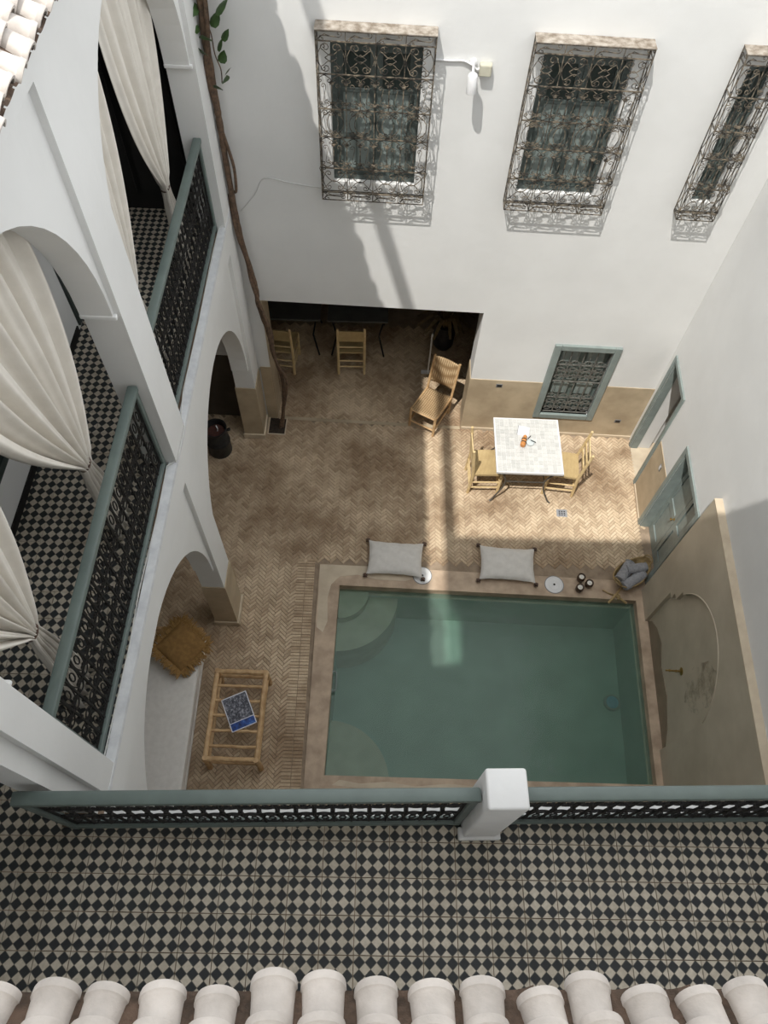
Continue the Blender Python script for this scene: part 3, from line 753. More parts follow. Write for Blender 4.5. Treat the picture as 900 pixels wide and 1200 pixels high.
# ---- railings: wooden hand and foot rail, ironwork between
def railing(name, label, L, M, post_l=True, post_r=True):
    t = thing(name, label, 'railing', M, 'grey-green gallery railings')
    MB().cbox(0, L, -.036, .036, .915, .965, .012).build('handrail', M_GREEN, t, smooth=True)
    MB().cbox(0, L, -.026, .026, .035, .085, .008).build('foot_rail', M_GREEN, t)
    for (p, x0) in ((post_l, 0.0), (post_r, L - .045)):
        if p: MB().cbox(x0, x0 + .045, -.024, .024, .0, .915, .006).build('post', M_GREEN, t)
    a, b_ = .05, L - .05; n = max(2, round((b_ - a) / .104)); cw = (b_ - a) / n
    FR = lambda x, z: (x, 0, z)
    bars = MB(); sc = MB()
    for z in (.10, .36, .62, .88): bars.box(a, b_, -.005, .005, z - .005, z + .005)
    for k in range(n + 1):
        x = a + k * cw; bars.box(x - .006, x + .006, -.006, .006, .085, .915)
        if 0 < k < n: bars.box(x - .013, x + .013, -.013, .013, .48, .50)
    for k in range(n):
        x0 = a + k * cw; x1 = x0 + cw; xc = (x0 + x1) / 2
        for (za, zb) in ((.10, .36), (.62, .88)):
            zm = (za + zb) / 2
            put(sc, scroll_c(x0 + .022, za + .03, x0 + .022, zb - .03, .016, .018, n=8), FR, .005)
            put(sc, scroll_c(x1 - .022, zb - .03, x1 - .022, za + .03, .016, .018, n=8), FR, .005)
            put(sc, [(xc + .02 * math.cos(2 * PI * q / 8), zm + .05 * math.sin(2 * PI * q / 8)) for q in range(9)], FR, .005)
        put(sc, scroll_c(x0 + .02, .40, x1 - .02, .40, .02, .02, n=8), FR, .005); put(sc, scroll_c(x1 - .02, .58, x0 + .02, .58, .02, .02, n=8), FR, .005)
    stuff(bars.build('bars', M_IRON, t)); stuff(sc.build('scrollwork', M_IRON, t))
    return t
railing('railing', 'left gallery railing between the corner pier and middle pier', 2.71 - .44, F_LEFT @ T(.44, .10, G))
railing('railing', 'left gallery railing running from the middle pier to the back wall', 5.46 - 3.09, F_LEFT @ T(3.09, .10, G))
railing('railing', 'near gallery railing left of the white masonry post', .425 + 1.93 + .008, F_NEAR @ T(-1.93, 0, 0))
railing('railing', 'near gallery railing right of the white masonry post', 3.08 - .655, F_NEAR @ T(.655, 0, 0))
# white masonry post in the near railing
t = thing('masonry_post', 'white rendered masonry post splitting the near railing', 'post', F_NEAR @ T(.545, .0, 0))
MB().cbox(-.105, .105, -.095, .105, .0, 1.09, .016, seg=3).build('shaft', M_WHITE2, t, smooth=True)
MB().cbox(-.128, .128, -.112, -.038, 0, .055, .006).build('foot', M_WHITE2, t)
# thin cable pinned along the ledge and one along the left curb
def cable(name, label, pts, r, mat, M=None):
    return tag(MB().tube(pts, r, 6).build(name, mat, None, M, smooth=True), label, 'cable')
cable('cable', 'thin white cable running along the foot of left gallery railings', [(.46, .058, G + .06), (1.2, .052, G + .05), (1.6, .058, G + .075), (2.2, .052, G + .05), (2.66, .056, G + .06), (2.70, .03, G + .04), (2.74, -.010, G + .035), (3.06, -.010, G + .035), (3.10, .03, G + .04), (3.4, .055, G + .06), (4.2, .052, G + .05), (5.0, .056, G + .06), (5.42, .05, G + .06), (5.46, .01, G + .06)], .0045, M_CABLE, F_LEFT)

# ================================================================== DOORS in the right wall
def door_frame(o, a, b_, top, w, mat, proud=.022, depth=-.14):
    for (p, q, r0, r1) in ((a - w, a, 0, top + w), (b_, b_ + w, 0, top + w), (a, b_, top, top + w)):
        MB().cbox(p, q, .0005, proud, r0, r1, .006).build('casing', mat, o)
    for (p, q, r0, r1) in ((a - .0, a + .018, 0, top), (b_ - .018, b_, 0, top), (a + .018, b_ - .018, top - .018, top)):
        MB().box(p, q, depth, -.0005, r0, r1).build('lining', mat, o)
o = sempty('door_1', F_RIGHT); door_frame(o, D1[0], D1[1], D1[3], .06, M_GREENB, depth=-.09)
o = sempty('door_2', F_RIGHT); door_frame(o, D2[0], D2[1], D2[3], .065, M_GREENB, depth=-.2)
xa, xb = D2[0] + .018, D2[1] - .018; xm = (xa + xb) / 2
for (p, q) in ((xa, xm - .003), (xm + .003, xb)):
    mb = MB(); y0, y1 = -.16, -.115; s = .06; zt = D2[3] - .018
    mb.box(p, p + s, y0, y1, .01, zt); mb.box(q - s, q, y0, y1, .01, zt)
    for (r0, r1) in ((.01, .16), (.72, .82), (zt - .09, zt)): mb.box(p + s, q - s, y0, y1, r0, r1)
    l = mb.build('leaf', M_GREENB, o)
    for (r0, r1) in ((.16, .72), (.82, zt - .09)): MB().cbox(p + s, q - s, y0 + .008, y1 - .012, r0, r1, .012).build('panel', M_GREENB, l)
    if p > xa + .1:
        mb = MB(); mb.lathe([(.018, 0), (.018, .004), (.006, .01), (.006, .03), (.017, .036), (.017, .046), (.006, .052)], M=T(p + .03, y1, .80) @ Matrix.Rotation(-PI / 2, 4, 'X'), n=12); mb.build('knob', M_BRASS, l, smooth=True)

# ================================================================== TILED EAVES
def roof_tile_mesh(L, r0, r1, lip, seed):
    mb = MB(); rnd = random.Random(seed); n = 12; prof = [(0, r0 * 1.02), (.005, r0 * 1.06), (lip, r0 * 1.075), (lip + .005, r0 * 1.0), (L * .5, (r0 + r1) / 2), (L, r1)]
    t = .012
    def ring(x, r):
        return [(x, r * math.cos(PI * k / n), r * math.sin(PI * k / n)) for k in range(n + 1)]
    outer = [ring(x, r) for x, r in prof]; inner = [ring(x, r - t) for x, r in prof]
    mb_ = mb
    def strip(A, B, flip=False):
        for k in range(n):
            q = (A[k], A[k + 1], B[k + 1], B[k]); mb_.quad(*(q[::-1] if flip else q))
    for i in range(len(prof) - 1): strip(outer[i], outer[i + 1]); strip(inner[i], inner[i + 1], True)
    strip(inner[0], outer[0]); strip(outer[-1], inner[-1])
    for i in range(len(prof) - 1):
        mb.quad(outer[i][0], inner[i][0], inner[i + 1][0], outer[i + 1][0]); mb.quad(outer[i][n], outer[i + 1][n], inner[i + 1][n], inner[i][n])
    bm = bmesh.new(); me = mb.mesh('roof_tile', M_ROOFT); bm.from_mesh(me); bmesh.ops.remove_doubles(bm, verts=bm.verts[:], dist=1e-5); bmesh.ops.recalc_face_normals(bm, faces=bm.faces[:]); bm.to_mesh(me); bm.free()
    me.polygons.foreach_set('use_smooth', [True] * len(me.polygons)); me.set_sharp_from_angle(angle=math.radians(35)); return me
def eave(name, M, length, sp, rows, expo, slope, bed, r0):
    o = sempty(name, M)
    me = [roof_tile_mesh(expo * 1.32, r0 * q, r0 * .93 * q, .020, k) for k, q in enumerate((1.0, .96, 1.03))]
    S = Matrix.Rotation(slope, 4, 'Y')
    rnd = random.Random(name)
    mb = MB(); d = rows * expo + .25
    bedM = Matrix.Rotation(-slope, 4, 'Y')
    mb.box(.018, d, -.04, length + .04, -.07, .014, bedM); mb.build('mortar_bed', M_ROOFM, o)
    mb = MB(); mb.box(.10, d, -.05, length + .05, -.14, -.075, bedM); mb.build('eave_board', M_WHITE2, o)
    ncol = int(length / sp) + 1
    for c in range(ncol):
        jx = rnd.uniform(-.026, .022)
        for r in range(rows):
            x = r * expo + jx * (1 if r == 0 else .4); y = c * sp + rnd.uniform(-.006, .006)
            lift = .012 + .010 * (r > 0)
            Mt = bedM @ T(x - .01, y, lift + r * .004, rnd.uniform(-.09, .09)) @ Matrix.Rotation(rnd.uniform(.03, .07), 4, 'Y')
            link('roof_tile', me[rnd.randrange(3)], o, Mt)
    # under-tiles (pale trough lips) showing between the barrels
    mb = MB()
    for c in range(ncol - 1):
        y = (c + .5) * sp
        mb.grid(lambda u, v: bedM @ Vector((-.008 + v * .16, y + (u - .5) * sp * .9, .012 + .018 * (2 * u - 1) ** 2)), 6, 1)
    ob = mb.build('trough_tiles', M_ROOFM, o, smooth=True); ob['kind'] = 'stuff'
    return o
# near eave: local +x runs back from the court
eave('roof_front', Matrix.Translation((-1.9, -.675, 6.42)) @ Matrix.Rotation(-PI / 2 + .015, 4, 'Z'), 4.6, .118, 5, .088, .62, M_ROOFM, .048)
eave('roof_left', Matrix.Translation((-1.50, 5.5, 6.80)) @ Matrix.Rotation(PI + .0, 4, 'Z'), 6.1, .118, 5, .098, .52, M_ROOFM, .050)
# hand-made parts of the roofs out of sight: plain slopes
MB().box(-.3, 5.9, .06, 1.3, 6.66, 6.76).build('roof_deck', M_WHITE, wall_left)
MB().box(-3.0, 3.2, -1.34, -.78, 6.10, 6.30).build('roof_deck', M_WHITE, wall_front)

# ================================================================== SHADE AWNING (above the camera; unseen canvas added to shade the near court)
aw = thing('shade_awning', 'added unseen canvas awning on posts that shades the court', 'awning', T(-1.95, -4.8, 6.45))
ZA = 9.4 - 6.45
mb = MB().box(.06, 6.2, .0, 4.8 + .33, ZA, ZA + .02); mb.build('canvas', M_CANVAS, aw)
MB().box(-.06, .06, -.1, 11.0, ZA - .06, ZA + .06).build('beam', M_WOOD, aw)
for (x, y) in ((0, .1), (6.0, .1), (0, 3.3), (6.0, 3.3)): MB().box(x - .05, x + .05, y - .05, y + .05, .0, ZA - .06).build('post', M_WOOD, aw)
MB().box(-3.2, -.06, .0, 3.40, ZA, ZA + .02).build('canvas', M_CANVAS, aw)  # second added sheet, ends the sunlit stripe on the pool
MB().box(-.05, .05, 10.75, 10.85, 7.1 - 6.45, ZA - .06).build('post', M_WOOD, aw)

# ================================================================== CURTAINS
def curtain(name, label, top, tie, tail, seed, width=1.1):
    """top=(centre x, width, z), tie=(x,z), tail=(x,z,width); local x along the left wall"""
    rnd = random.Random(seed); nf = 7; ph = rnd.uniform(0, 6)
    t = thing(name, label, 'curtain', F_LEFT @ T(tie[0], .30, G), 'cream curtains in the gallery arches')
    zt, zk, zb = top[2] - G, tie[1] - G, tail[1] - G
    def fn(u, v):
        vt = .78
        if v < vt:
            s = v / vt; z = zt + (zk - zt) * s
            e = s ** 1.7; w = top[1] * (1 - e) + .085 * e
            w *= 1 + .10 * math.sin(PI * s)
            c = (top[0] - tie[0]) * (1 - s ** 1.25) + .0
            z += -.18 * math.sin(PI * s) * (abs(2 * u - 1) ** 2) * (1 if (2 * u - 1) * rnd_s > 0 else .3)
        else:
            s = (v - vt) / (1 - vt); z = zk + (zb - zk) * s; w = .085 + (tail[2] - .085) * s ** .7; c = (tail[0] - tie[0]) * s
        amp = .030 + .018 * math.sin(PI * min(1, v / vt)) if v < vt else .030
        if abs(v - vt) < .03: amp = .022
        y = amp * math.sin(2 * PI * nf * u + ph + 1.4 * math.sin(3 * u + ph)) + .012 * math.sin(2 * PI * 17 * u + ph * 2)
        return (c + (u - .5) * w, y, z)
    rnd_s = 1 if tie[0] > top[0] else -1
    mb = MB().grid(fn, 120, 46)
    cl = mb.build('cloth', M_CURT, t, smooth='all')
    so = cl.modifiers.new('thickness', 'SOLIDIFY'); so.thickness = .004
    mb = MB(); ring = [(.050 * math.cos(2 * PI * k / 20), .034 * math.sin(2 * PI * k / 20), zk + .012 * math.cos(2 * PI * k / 20)) for k in range(20)]
    mb.tube(ring, .007, 6, closed=True); mb.tube([(.05, 0, zk), (.085, .03, zk + .03)], .005, 6); mb.build('tie_cord', M_POM, t, smooth=True)
    return t
curtain('curtain', 'cream curtain tied back near the middle pier over checkered gallery floor', (1.98, 1.18, 6.22), (2.10, 4.35), (2.14, 3.475, .26), 4)
curtain('curtain', 'cream curtain tied back near the corner pier by the railing corner', (.86, 1.10, 6.22), (.93, 4.42), (.90, 3.475, .28), 9)
curtain('curtain', 'cream curtain tied back in front of the black gallery door', (4.95, 1.20, 6.18), (4.92, 4.31), (4.96, 3.475, .26), 12)
curtain('curtain', 'cream curtain partly hidden behind the middle pier', (3.62, 1.00, 6.18), (3.62, 4.33), (3.66, 3.475, .26), 21)
rod = thing('curtain_rod', 'dark rod carrying the curtains behind the gallery arches', 'curtain rod', F_LEFT @ T(.3, .30, 6.24))
MB().tube([(0, 0, 0), (5.4, 0, 0)], .010, 8).build('rod', M_IRON, rod)
for x in (.1, 2.6, 5.2): MB().box(x - .01, x + .01, -.06, .01, -.012, .012).build('bracket', M_IRON, rod)

# ================================================================== VINE
v3 = [(-1.40, -.17, .02), (-1.36, -.10, .45), (-1.33, -.11, .95), (-1.40, -.12, 1.45), (-1.43, -.09, 1.75), (-1.50, -.08, 2.2), (-1.50, -.07, 2.45), (-1.56, -.07, 2.95), (-1.585, -.07, 3.3), (-1.60, -.06, 3.75), (-1.60, -.06, 4.3), (-1.60, -.06, 4.6), (-1.60, -.06, 5.1), (-1.58, -.06, 5.5), (-1.57, -.06, 6.2), (-1.55, -.06, 6.9)]
def smooth_path(p, n=6):
    out = []
    for i in range(len(p) - 1):
        p0 = Vector(p[max(i - 1, 0)]); p1 = Vector(p[i]); p2 = Vector(p[i + 1]); p3 = Vector(p[min(i + 2, len(p) - 1)])
        for k in range(n):
            t = k / n; out.append(.5 * ((2 * p1) + (p2 - p0) * t + (2 * p0 - 5 * p1 + 4 * p2 - p3) * t * t + (3 * p1 - p0 - 3 * p2 + p3) * t ** 3))
    return out + [Vector(p[-1])]
vine = thing('climbing_vine', 'brown twisting vine stem climbing the corner of back wall', 'vine', F_BACK @ T(0, 0, 0))
sp_ = smooth_path(v3); nS = len(sp_)
rv = random.Random(5)
MB().tube(sp_, [.021 + .013 * k / nS + rv.uniform(-.003, .003) for k in range(nS)], 9).build('trunk', M_BARK, vine, smooth=True)
s2 = smooth_path([(-1.43, -.19, .02), (-1.30, -.16, .7), (-1.27, -.14, 1.0), (-1.36, -.16, 1.30), (-1.38, -.17, 1.6), (-1.38, -.15, 1.85), (-1.46, -.11, 2.15), (-1.53, -.10, 2.55), (-1.56, -.04, 2.8), (-1.60, -.10, 3.2), (-1.63, -.03, 3.6)])
MB().tube(s2, .019, 8).build('stem', M_BARK, vine, smooth=True)
s3 = smooth_path([(-1.60, -.06, 4.35), (-1.57, -.07, 4.2), (-1.53, -.08, 3.95), (-1.54, -.07, 3.72), (-1.56, -.06, 3.65), (-1.60, -.06, 3.68)])
MB().tube(s3, .014, 8).build('stem', M_BARK, vine, smooth=True)
s4 = smooth_path([(-1.60, -.06, 4.45), (-1.625, -.08, 4.7), (-1.62, -.09, 4.9), (-1.56, -.10, 5.15), (-1.54, -.09, 5.5), (-1.53, -.08, 6.2)])
MB().tube(s4, .019, 8).build('stem', M_BARK, vine, smooth=True)
s5 = smooth_path([(-1.60, -.08, 5.25), (-1.54, -.10, 5.15), (-1.53, -.11, 4.98), (-1.50, -.11, 4.86), (-1.51, -.10, 4.74)])
MB().tube(s5, .005, 6).build('stem', M_BARK, vine, smooth=True)
def leaf_mesh(s):
    mb = MB(); out = [(0, 0), (.42, .10), (.55, .38), (.42, .70), (.18, .92), (0, 1.08), (-.18, .92), (-.42, .70), (-.55, .38), (-.42, .10)]
    mb.v = [(0, .45 * s, .05 * s)] + [(x * s, y * s, -.12 * s * abs(x)) for x, y in out]; n = len(out)
    mb.f = [(0, 1 + k, 1 + (k + 1) % n) for k in range(n)]
    me = mb.mesh('leaf', M_LEAF, smooth='all'); return me
lm = leaf_mesh(.105)
for (x, y, z, sc, rx, rz) in ((-1.615, -.13, 5.16, 1.25, .9, 1.6), (-1.52, -.13, 5.20, 1.15, .8, -.9), (-1.50, -.13, 5.02, .9, 1.0, -1.2), (-1.60, -.13, 4.98, .95, .9, 2.6), (-1.49, -.13, 4.92, .9, .9, -.6), (-1.46, -.13, 4.84, .75, .8, -1.8), (-1.48, -.13, 4.76, .8, 1.1, -2.2), (-1.53, -.13, 4.70, .8, .9, 2.8), (-1.61, -.13, 5.28, 1.35, .8, 1.2), (-1.47, -.13, 5.30, 1.3, .7, -1.3), (-1.56, -.14, 5.10, 1.0, .8, 2.9), (-1.45, -.13, 5.10, .9, .8, -1.0), (-1.62, -.10, 5.42, 1.2, .8, .4), (-1.50, -.12, 5.45, 1.1, .7, -1.0)):
    M = T(x, y, z, rz) @ Matrix.Rotation(rx, 4, 'X'); o = link('leaf', lm, vine, M @ Matrix.Scale(sc, 4))
pit = MB(); pit.box(-1.585, -1.365, -.285, -.02, -.006, .004); pit = tag(pit.build('planting_pit', M_SOIL, None, F_BACK), 'small square dark planting pit at foot of vine', 'planting pit')
mb = MB()
for (a, b_, c, d) in ((-1.60, -1.585, -.30, -.012), (-1.365, -1.35, -.30, -.012), (-1.585, -1.365, -.30, -.285)): mb.box(a, b_, c, d, -.006, .008)
mb.build('rim', M_TANL, pit)

# ================================================================== WALL FITTINGS
t = thing('wall_spotlight', 'white cylindrical spotlight on the back wall beside beige box', 'spotlight', F_BACK @ T(.585, 0, 4.88))
ax = Matrix.Translation((0, -.13, .0)) @ Matrix.Rotation(-.12, 4, 'X')
MB().lathe([(.040, -.085), (.042, -.08), (.042, .05), (.036, .066), (.022, .076), (.006, .079)], n=18, M=ax).build('lamp_head', M_LID, t, smooth=True)
MB().lathe([(.034, -.0775), (.034, -.076)], n=18, M=ax).build('lens', M_GRAYP, t)
MB().tube([(0, -.002, .10), (0, -.05, .10), (0, -.11, .06)], .010, 8).build('bracket', M_LID, t, smooth=True)
MB().lathe([(.03, 0), (.03, .015), (.012, .02)], n=14, M=Matrix.Translation((0, 0, .10)) @ Matrix.Rotation(PI / 2, 4, 'X')).build('rose', M_LID, t, smooth=True)
t = thing('junction_box', 'small beige junction box on wall by the spotlight', 'junction box', F_BACK @ T(.69, 0, 4.93))
MB().cbox(-.05, .05, -.055, -.001, -.04, .055, .006).build('box', M_BEIGE, t); MB().cbox(-.044, .044, -.060, -.055, -.034, .049, .003).build('lid', M_BEIGE, t)
cable('cable', 'white cable from window cage to the wall spotlight', smooth_path([(.27, -.012, 4.985), (.40, -.012, 4.985), (.50, -.015, 4.99), (.57, -.02, 4.965), (.62, -.02, 4.93), (.645, -.02, 4.94)]), .009, M_LID, F_BACK)
cable('cable', 'thin loose cable crossing the shaded back wall to window cage', smooth_path([(-1.545, -.012, 3.40), (-1.38, -.006, 3.60), (-1.27, -.006, 3.78), (-1.0, -.006, 3.745), (-.72, -.006, 3.71)]), .0045, M_CABLE, F_BACK)
def socket(label, M):
    t = thing('wall_socket', label, 'socket', M)
    MB().cbox(-.042, .042, -.016, -.0102, -.032, .032, .003).build('plate', M_GRAYP, t); MB().box(-.030, .030, -.019, -.016, -.020, .020).build('insert', M_POT, t)
socket('small grey wall light plate on tan dado left of the low window', F_BACK @ T(1.46, 0, .955))
socket('small grey wall light plate on tan dado right of the low window', F_BACK @ T(3.17, 0, .36))
t = thing('wall_socket', 'small grey socket on tan dado between the two doors', 'socket', F_RIGHT @ T(4.55, .0, .90, PI))
MB().cbox(-.03, .03, -.018, -.0102, -.045, .045, .003).build('plate', M_GRAYP, t); MB().box(-.015, .015, -.021, -.018, -.03, .03).build('insert', M_LID, t)
# brass spout
t = thing('brass_spout', 'brass water spout sticking out of the fountain wall', 'spout', F_RIGHT @ T(2.02, .032, .77))
RX = Matrix.Rotation(-PI / 2, 4, 'X')
MB().lathe([(.042, .0005), (.044, .006), (.030, .012), (.022, .016)], n=18, M=RX).build('rosette', M_BRASS, t, smooth=True)
MB().lathe([(.013, .012), (.012, .05), (.016, .052), (.016, .062), (.011, .066), (.010, .12), (.015, .122), (.015, .134), (.009, .138), (.009, .17)], n=14, M=RX).build('pipe', M_BRASS, t, smooth=True)
# floor drain
t = thing('floor_drain', 'square grey metal drain cover in the sunlit brick floor', 'drain', T(2.355, 4.39, 0, -.03))
MB().cbox(-.07, .07, -.055, .055, -.006, .006, .003).build('plate', plain('drain_metal', (.42, .43, .46), (.34, .35, .38), .4, 20, metal=.4), t)
mb = MB()
for k in range(3):
    for j in range(3): mb.box(-.042 + k * .032, -.022 + k * .032, -.036 + j * .026, -.022 + j * .026, .006, .0068)
mb.build('slots', M_DARK, t)

# ================================================================== DINING SET
t = thing('mosaic_table', 'square table topped with white mosaic tiles on curved iron legs', 'table', T(1.81, 4.94, 0, -.012))
MB().box(-.415, .415, -.42, .42, .695, .728).build('table_top', M_WHITE2, t)
MB().box(-.400, .400, -.405, .405, .665, .695).build('apron', M_STEEL, t)
mb = MB(); n = 14; s = .80 / n
for i in range(n):
    for j in range(n):
        g = .0016; dz = rv.uniform(-.0008, .0008); x0 = -.40 + i * s; y0 = -.405 + j * (.81 / n)
        mb.box(x0 + g, x0 + s - g, y0 + g, y0 + .81 / n - g, .727, .7315 + dz)
o = mb.build('mosaic', M_ZELL, t); o['kind'] = 'stuff'
mb = MB()
for (a, b_, c, d) in ((-.418, .418, -.422, -.406), (-.418, .418, .406, .422), (-.418, -.402, -.406, .406), (.402, .418, -.406, .406)): mb.box(a, b_, c, d, .700, .734)
mb.build('edge_trim', M_LID, t)
for sx in (-1, 1):
    for sy in (-1, 1):
        pts = smooth_path([(sx * .37, sy * .37, .67), (sx * .29, sy * .35, .55), (sx * .25, sy * .335, .40), (sx * .27, sy * .345, .25), (sx * .33, sy * .365, .11), (sx * .37, sy * .385, .03), (sx * .40, sy * .395, .008)], 4)
        MB().tube(pts, .011, 7).build('leg', M_STEEL, t, smooth=True)
mb = MB()
for sy in (-1, 1): mb.tube([(-.25, sy * .335, .40), (.25, sy * .335, .40)], .008, 6)
for sx in (-1, 1): mb.tube([(sx * .25, -.335, .40), (sx * .25, .335, .40)], .008, 6)
mb.build('stretcher', M_STEEL, t)

def make_chair(label, M, group, woven_back):
    """ladder-back chair; local +y is where the sitter faces"""
    t = thing('rush_chair', label, 'chair', M, group)
    w, d = .185, .185
    for sx in (-1, 1):
        MB().tube([(sx * w, d, .0), (sx * w, d, .44), (sx * w, d, .455)], [.020, .020, .012], 8).build('leg', M_WOODY, t, smooth=True)
        MB().tube([(sx * w, -d - .02, 0), (sx * w, -d, .42), (sx * w, -d - .05, .90), (sx * w, -d - .053, .925), (sx * w, -d - .055, .945), (sx * w, -d - .056, .955)], [.020, .021, .019, .014, .019, .009], 8).build('leg', M_WOODY, t, smooth=True)
    def seat(u, v):
        x = (u - .5) * .385; y = (v - .5) * .385; m = max(abs(2 * u - 1), abs(2 * v - 1)); rdg = .008 * abs(abs(2 * u - 1) - abs(2 * v - 1))
        return (x, y, .445 - .012 * (1 - m) + rdg)
    mb = MB().grid(seat, 14, 14); mb.box(-.1925, .1925, -.1925, .1925, .415, .440); mb.build('seat', M_RUSH, t)
    mb = MB()
    for z in (.12, .24): mb.tube([(-w, d, z), (w, d, z)], .012, 6)
    mb.build('front_rungs', M_WOODY, t)
    mb = MB()
    for z in (.15, .27): mb.tube([(-w, -d - .012, z), (w, -d - .012, z)], .012, 6)
    mb.build('back_rungs', M_WOODY, t)
    for sx in (-1, 1):
        mb = MB()
        for z in (.14, .26): mb.tube([(sx * w, -d - .012, z), (sx * w, d, z)], .011, 6)
        mb.build('side_rungs', M_WOODY, t)
    if woven_back:
        MB().cbox(-w, w, -d - .055, -d - .030, .70, .89, .008).build('back_panel', M_RUSH, t)
        MB().tube([(-w, -d - .020, .56), (w, -d - .020, .56)], .012, 6).build('back_slat', M_WOODY, t)
    else:
        for z in (.58, .70, .82): MB().cbox(-w, w, -d - .022 - (z - .42) * .09, -d - .006 - (z - .42) * .09, z - .028, z + .028, .005).build('back_slat', M_WOODY, t)
    return t
GC = 'wooden rush chairs'
make_chair('yellow wooden rush chair at left side of the mosaic table', T(1.325, 4.86, 0, -PI / 2 + .02), GC, False)
make_chair('yellow wooden rush chair at right side of the mosaic table', T(2.325, 4.86, 0, PI / 2 - .10), GC, False)
make_chair('wooden rush chair with woven back facing the dark tables', T(-.49, 6.86, 0, .02), GC, True)
make_chair('wooden rush chair behind the vine stem in dark opening', T(-1.47, 6.84, 0, -.12), GC, True)
# things on the mosaic table
ZT = .735
t = thing('paper_sheet', 'white printed sheet lying on the mosaic table', 'paper', T(1.77, 5.16, ZT, -.22)); MB().box(-.07, .07, -.075, .075, 0, .002).build('sheet', M_PAPER, t)
MB().box(-.076, -.070, -.075, .075, 0, .004).build('spine', M_GRAYP, t)
t = thing('wooden_pepper_mill', 'small striped orange wooden mill lying on the mosaic table', 'mill', T(1.755, 4.985, ZT + .034, -.3))
LY = Matrix.Rotation(-PI / 2, 4, 'X')
MB().lathe([(.028, -.085), (.034, -.07), (.033, -.02), (.030, .0), (.033, .02), (.030, .045), (.020, .06), (.024, .075), (.012, .09)], n=14, M=LY).build('body', M_ORANGE, t, smooth=True)
for y in (-.035, .012): MB().lathe([(.0345, y), (.0345, y + .012)], n=14, M=LY).build('band', M_POT, t)
t = thing('glass_ashtray', 'small round glass dish beside the orange mill', 'dish', T(1.84, 4.975, ZT)); MB().lathe([(.035, 0), (.048, .004), (.05, .022), (.044, .022), (.040, .008), (.005, .007)], n=20).build('bowl', M_GLASSB, t, smooth=True)
for k, (x, y, a) in enumerate(((1.835, 5.06, -.7), (1.875, 4.985, 1.1))):
    t = thing('dark_pen', ('slim dark pen by the printed sheet', 'slim dark pen resting across the glass dish')[k], 'pen', T(x, y, ZT + (.006 if k == 0 else .0285), a)); MB().tube([(0, -.035, 0), (0, .03, 0), (0, .038, 0)], [.0055, .0055, .002], 6).build('barrel', M_POT, t)

# ================================================================== RECESS
for k, (x0, x1) in enumerate(((-2.15, -.93), (-.83, .02))):
    t = thing('stone_table', ('dark stone-topped table at left inside the dim opening', 'dark stone-topped table behind the woven-back chair')[k], 'table', T((x0 + x1) / 2, 7.32, 0))
    w = (x1 - x0) / 2; MB().cbox(-w, w, -.36, .36, .715, .75, .008).build('table_top', M_TABLED, t)
    for sx in (-1, 1):
        for sy in (-1, 1): MB().tube([(sx * (w - .06), sy * .30, .72), (sx * (w - .12), sy * .25, .35), (sx * (w - .04), sy * .32, 0)], .013, 6).build('leg', M_IRON, t)
# low woven lounge chair
t = thing('woven_lounge_chair', 'low wooden lounge chair with woven leather seat half in sun', 'chair', T(.66, 5.93, 0, -.50))
HW = .185
mb = MB()                                                    # local -y is the front
for sx in (-1, 1):
    MB().tube([(sx * HW, -.30, 0), (sx * HW, -.29, .36), (sx * HW, -.285, .385)], [.019, .019, .012], 8).build('leg', M_WOOD, t, smooth=True)
    MB().tube([(sx * HW, .17, 0), (sx * HW, .20, .30), (sx * HW, .33, .86)], .018, 8).build('leg', M_WOOD, t, smooth=True)
    MB().tube([(sx * HW, -.30, .35), (sx * HW, .23, .29)], .017, 8).build('seat_rail', M_WOOD, t, smooth=True)
    MB().tube([(sx * HW, -.30, .12), (sx * HW, .18, .12)], .013, 8).build('stretcher', M_WOOD, t, smooth=True)
for (y, z) in ((-.30, .12), (-.29, .345), (.18, .16)): MB().tube([(-HW, y, z), (HW, y, z)], .014, 8).build('crossbar', M_WOOD, t, smooth=True)
def lseat(u, v): return ((u - .5) * 2 * HW, -.29 + v * .50, .365 - .06 * v - .035 * math.sin(PI * v) * math.sin(PI * u))
def lback(u, v): return ((u - .5) * 2 * HW, .235 + .085 * v + .02 * math.sin(PI * u), .42 + .42 * v)
for nm, fn in (('woven_seat', lseat), ('woven_back', lback)):
    ob = MB().grid(fn, 10, 12).build(nm, M_LEATH, t, smooth=True); so = ob.modifiers.new('thickness', 'SOLIDIFY'); so.thickness = .014
# dried palm in a jar
t = thing('dried_palm', 'dry brown palm fronds in a pot inside the dim opening', 'dried plant', T(.86, 7.25, 0))
MB().lathe([(.10, 0), (.15, .08), (.16, .28), (.11, .40), (.12, .44), (.10, .44), (.09, .40)], n=18).build('pot', M_POT, t, smooth=True)
for k in range(16):
    a = 2 * PI * k / 16 + rv.uniform(-.15, .15); l = rv.uniform(.32, .46); e = rv.uniform(.3, .8)
    pts = [(.03 * math.cos(a), .03 * math.sin(a), .40), (.35 * l * math.cos(a), .35 * l * math.sin(a), .40 + .55 * l * e + .2), (l * math.cos(a), l * math.sin(a), .40 + .6 * l * e + .05)]
    sp2 = smooth_path(pts, 4); mb = MB()
    for q in range(len(sp2) - 1):
        p, r2 = sp2[q], sp2[q + 1]; sd = Vector((-math.sin(a), math.cos(a), 0)) * (.025 * math.sin(PI * (q + .5) / len(sp2)) + .004)
        mb.quad(p - sd, p + sd, r2 + sd, r2 - sd)
    mb.build('frond', M_STRAW, t)
t = thing('white_pole', 'thin white metal pole on foot inside the dim opening', 'pole', T(.63, 6.72, 0))
